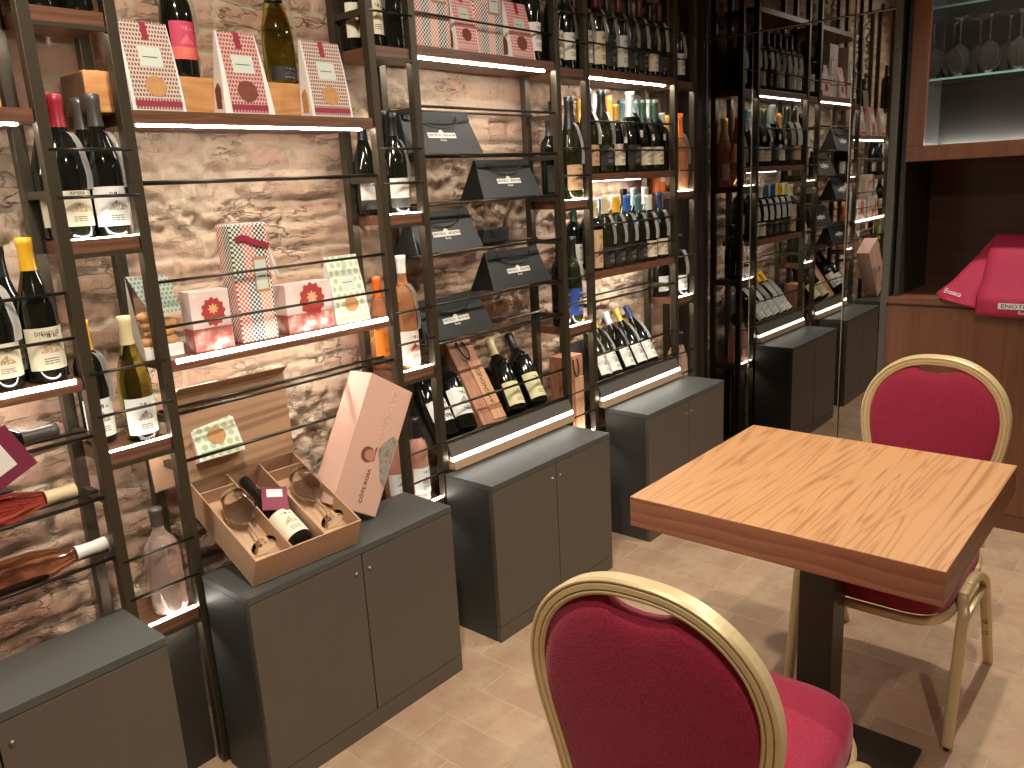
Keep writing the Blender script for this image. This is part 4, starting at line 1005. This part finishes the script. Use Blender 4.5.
obj('niche_side', boxm(.02, .002, -.575, .44, .022, 1.3), M['darktrim'], t)
F2, B2_ = wineglass_meshes(.232, .043, 'display_glass')
for i, (y, s) in enumerate(((.985, 'first'), (.888, 'second'), (.780, 'third'), (.675, 'fourth'))):
    wineglass(f'upturned wine glass on the glass shelf, {s} from the olive pillar', (CX + .10, y, 1.56 + .3255 + .232), (PI, 0, 0), 'upturned wine glasses', F2, B2_)
for i, (y, s) in enumerate(((.94, 'first'), (.84, 'second'), (.735, 'third'))):
    wineglass(f'upturned wine glass in the back row of the glass shelf, {s} from the pillar', (CX + .22, y, 1.56 + .3255 + .232), (PI, 0, 0), 'upturned wine glasses', F2, B2_)

# red cloth bag hanging over the counter edge
t = thing('red_cloth_bag', 'crimson cloth bag with white lettering draped over the counter edge', 'cloth bag', (3.78, .70, .985))
def sheet(name, pts, mat, thick=.006, sub=3, wob=.004, seed=0):
    """pts: rows of points (same count per row), smoothed into a cloth panel"""
    bm = bmesh.new(); rows = [[bm.verts.new(p) for p in r] for r in pts]
    for a, b in zip(rows, rows[1:]):
        for i in range(len(a) - 1): bm.faces.new((a[i], a[i + 1], b[i + 1], b[i]))
    bmesh.ops.subdivide_edges(bm, edges=bm.edges[:], cuts=sub, use_grid_fill=True)
    for _ in range(3): bmesh.ops.smooth_vert(bm, verts=[v for v in bm.verts if not v.is_boundary], factor=.5)
    for v in bm.verts: v.co += Vector((1, 0, .2)) * wob * noise.noise((v.co.y * 14 + seed, v.co.z * 14, v.co.x * 9))
    bmesh.ops.solidify(bm, geom=bm.faces[:], thickness=thick); bmesh.ops.recalc_face_normals(bm, faces=bm.faces)
    return obj(name, bm, mat, t, smooth=True)
p1 = sheet('front_panel', [[(.14, .004, .262), (.14, -.14, .258), (.14, -.34, .25)], [(.075, .012, .20), (.075, -.14, .20), (.075, -.34, .19)], [(.0, .020, .055), (.0, -.14, .05), (.0, -.34, .045)], [(-.024, .024, .012), (-.024, -.14, .01), (-.024, -.34, .008)], [(-.026, .026, -.055), (-.026, -.14, -.058), (-.026, -.34, -.06)]], M['redcloth'])
sheet('side_panel', [[(.15, .004, .258), (.145, -.02, .255)], [(.10, .07, .16), (.09, -.01, .17)], [(.03, .13, .075), (.03, .0, .08)], [(.0, .185, .022), (-.012, .03, .012)], [(-.022, .15, .0), (-.024, .025, -.03)]], M['redcloth'], seed=5)
sheet('back_panel', [[(.15, 0, .256), (.15, -.34, .25)], [(.26, .02, .006), (.26, -.34, .006)]], M['redcloth'], seed=9)
lp = obj('logo_plate', boxm(-.0006, -.16, -.012, .0006, .0, .012), M['white'], t, (-.0345, -.055, -.012))
text_on('ENOTECA', .022, M['print'], lp, (-.001, -.075, 0), (PI / 2, 0, -PI / 2), width=.13)
text_on('Roma', .02, M['white'], t, (-.0345, -.15, -.037), (PI / 2, 0, -PI / 2))
text_on('Enoteca', .03, M['white'], t, (-.013, .118, .032), (1.05, .22, -PI / 2 - .25), width=.07)

# ------------------------------------------------------------------ lamps in the ceiling
def spot(x, y, power, target, label, size=1.2, blend=.6, rad=.03, col=(1, .90, .77)):
    t = thing('ceiling_spotlight', label, 'spotlight', (x, y, 2.9), group='ceiling spotlights')
    obj('housing', add_lathe(bmesh.new(), [(0, 0), (.05, 0), (.05, -.012), (.04, -.014), (.038, -.006), (0, -.006)], 24), M['lamp_metal'], t)
    L = bpy.data.lights.new('spot_lamp', 'SPOT'); L.energy = power; L.color = col; L.spot_size = size; L.spot_blend = blend; L.shadow_soft_size = rad
    o = bpy.data.objects.new('spot_lamp', L); COL.objects.link(o); o.parent = t; o.location = (0, 0, -.02)
    d = (Vector(target) - Vector((x, y, 2.88))); o.rotation_euler = d.to_track_quat('-Z', 'Y').to_euler()
spot(1.86, .36, 118, (1.9, .7, 0), 'ceiling spotlight above the near side of the table', 1.9)
spot(3.55, .36, 145, (2.2, .7, .2), 'ceiling spotlight above the chair tucked under the table', 1.9)
spot(.55, .75, 150, (1.2, 2.1, 1.3), 'ceiling spotlight aimed at the nearest shelves', 1.9)
spot(.3, -.6, 105, (1.4, .8, .3), 'added fill spotlight behind the viewer', 1.9)  # unseen fill lamp, added to brighten the cabinet fronts

wd = bpy.data.worlds.new('room_air'); sc.world = wd; wd.use_nodes = True
wd.node_tree.nodes['Background'].inputs[0].default_value = (1, .85, .7, 1); wd.node_tree.nodes['Background'].inputs[1].default_value = .02

# ------------------------------------------------------------------ camera
cam = bpy.data.cameras.new('camera'); co = bpy.data.objects.new('camera', cam); COL.objects.link(co)
R_, D_n, F_ = Vector((.64896, -.75895, -.05331)), Vector((-.21413, -.11496, -.97002)), Vector((.73007, .64092, -.23712))
m = Matrix((R_, -D_n, -F_)).transposed().to_4x4(); m.translation = Vector((0, 0, 1.55)); co.matrix_world = m
cam.sensor_width = 36; cam.lens = 809.36 / 1024 * 36; cam.clip_start = .02
sc.camera = co
sc.view_settings.view_transform = 'Standard'; sc.view_settings.look = 'None'; sc.view_settings.exposure = .0; sc.view_settings.gamma = 1
sc.view_settings.use_curve_mapping = False
sc.cycles.use_denoising = True; sc.cycles.max_bounces = 10; sc.cycles.transmission_bounces = 10; sc.cycles.transparent_max_bounces = 12
sc.cycles.sample_clamp_indirect = 4; sc.cycles.caustics_refractive = True; sc.cycles.blur_glossy = .5
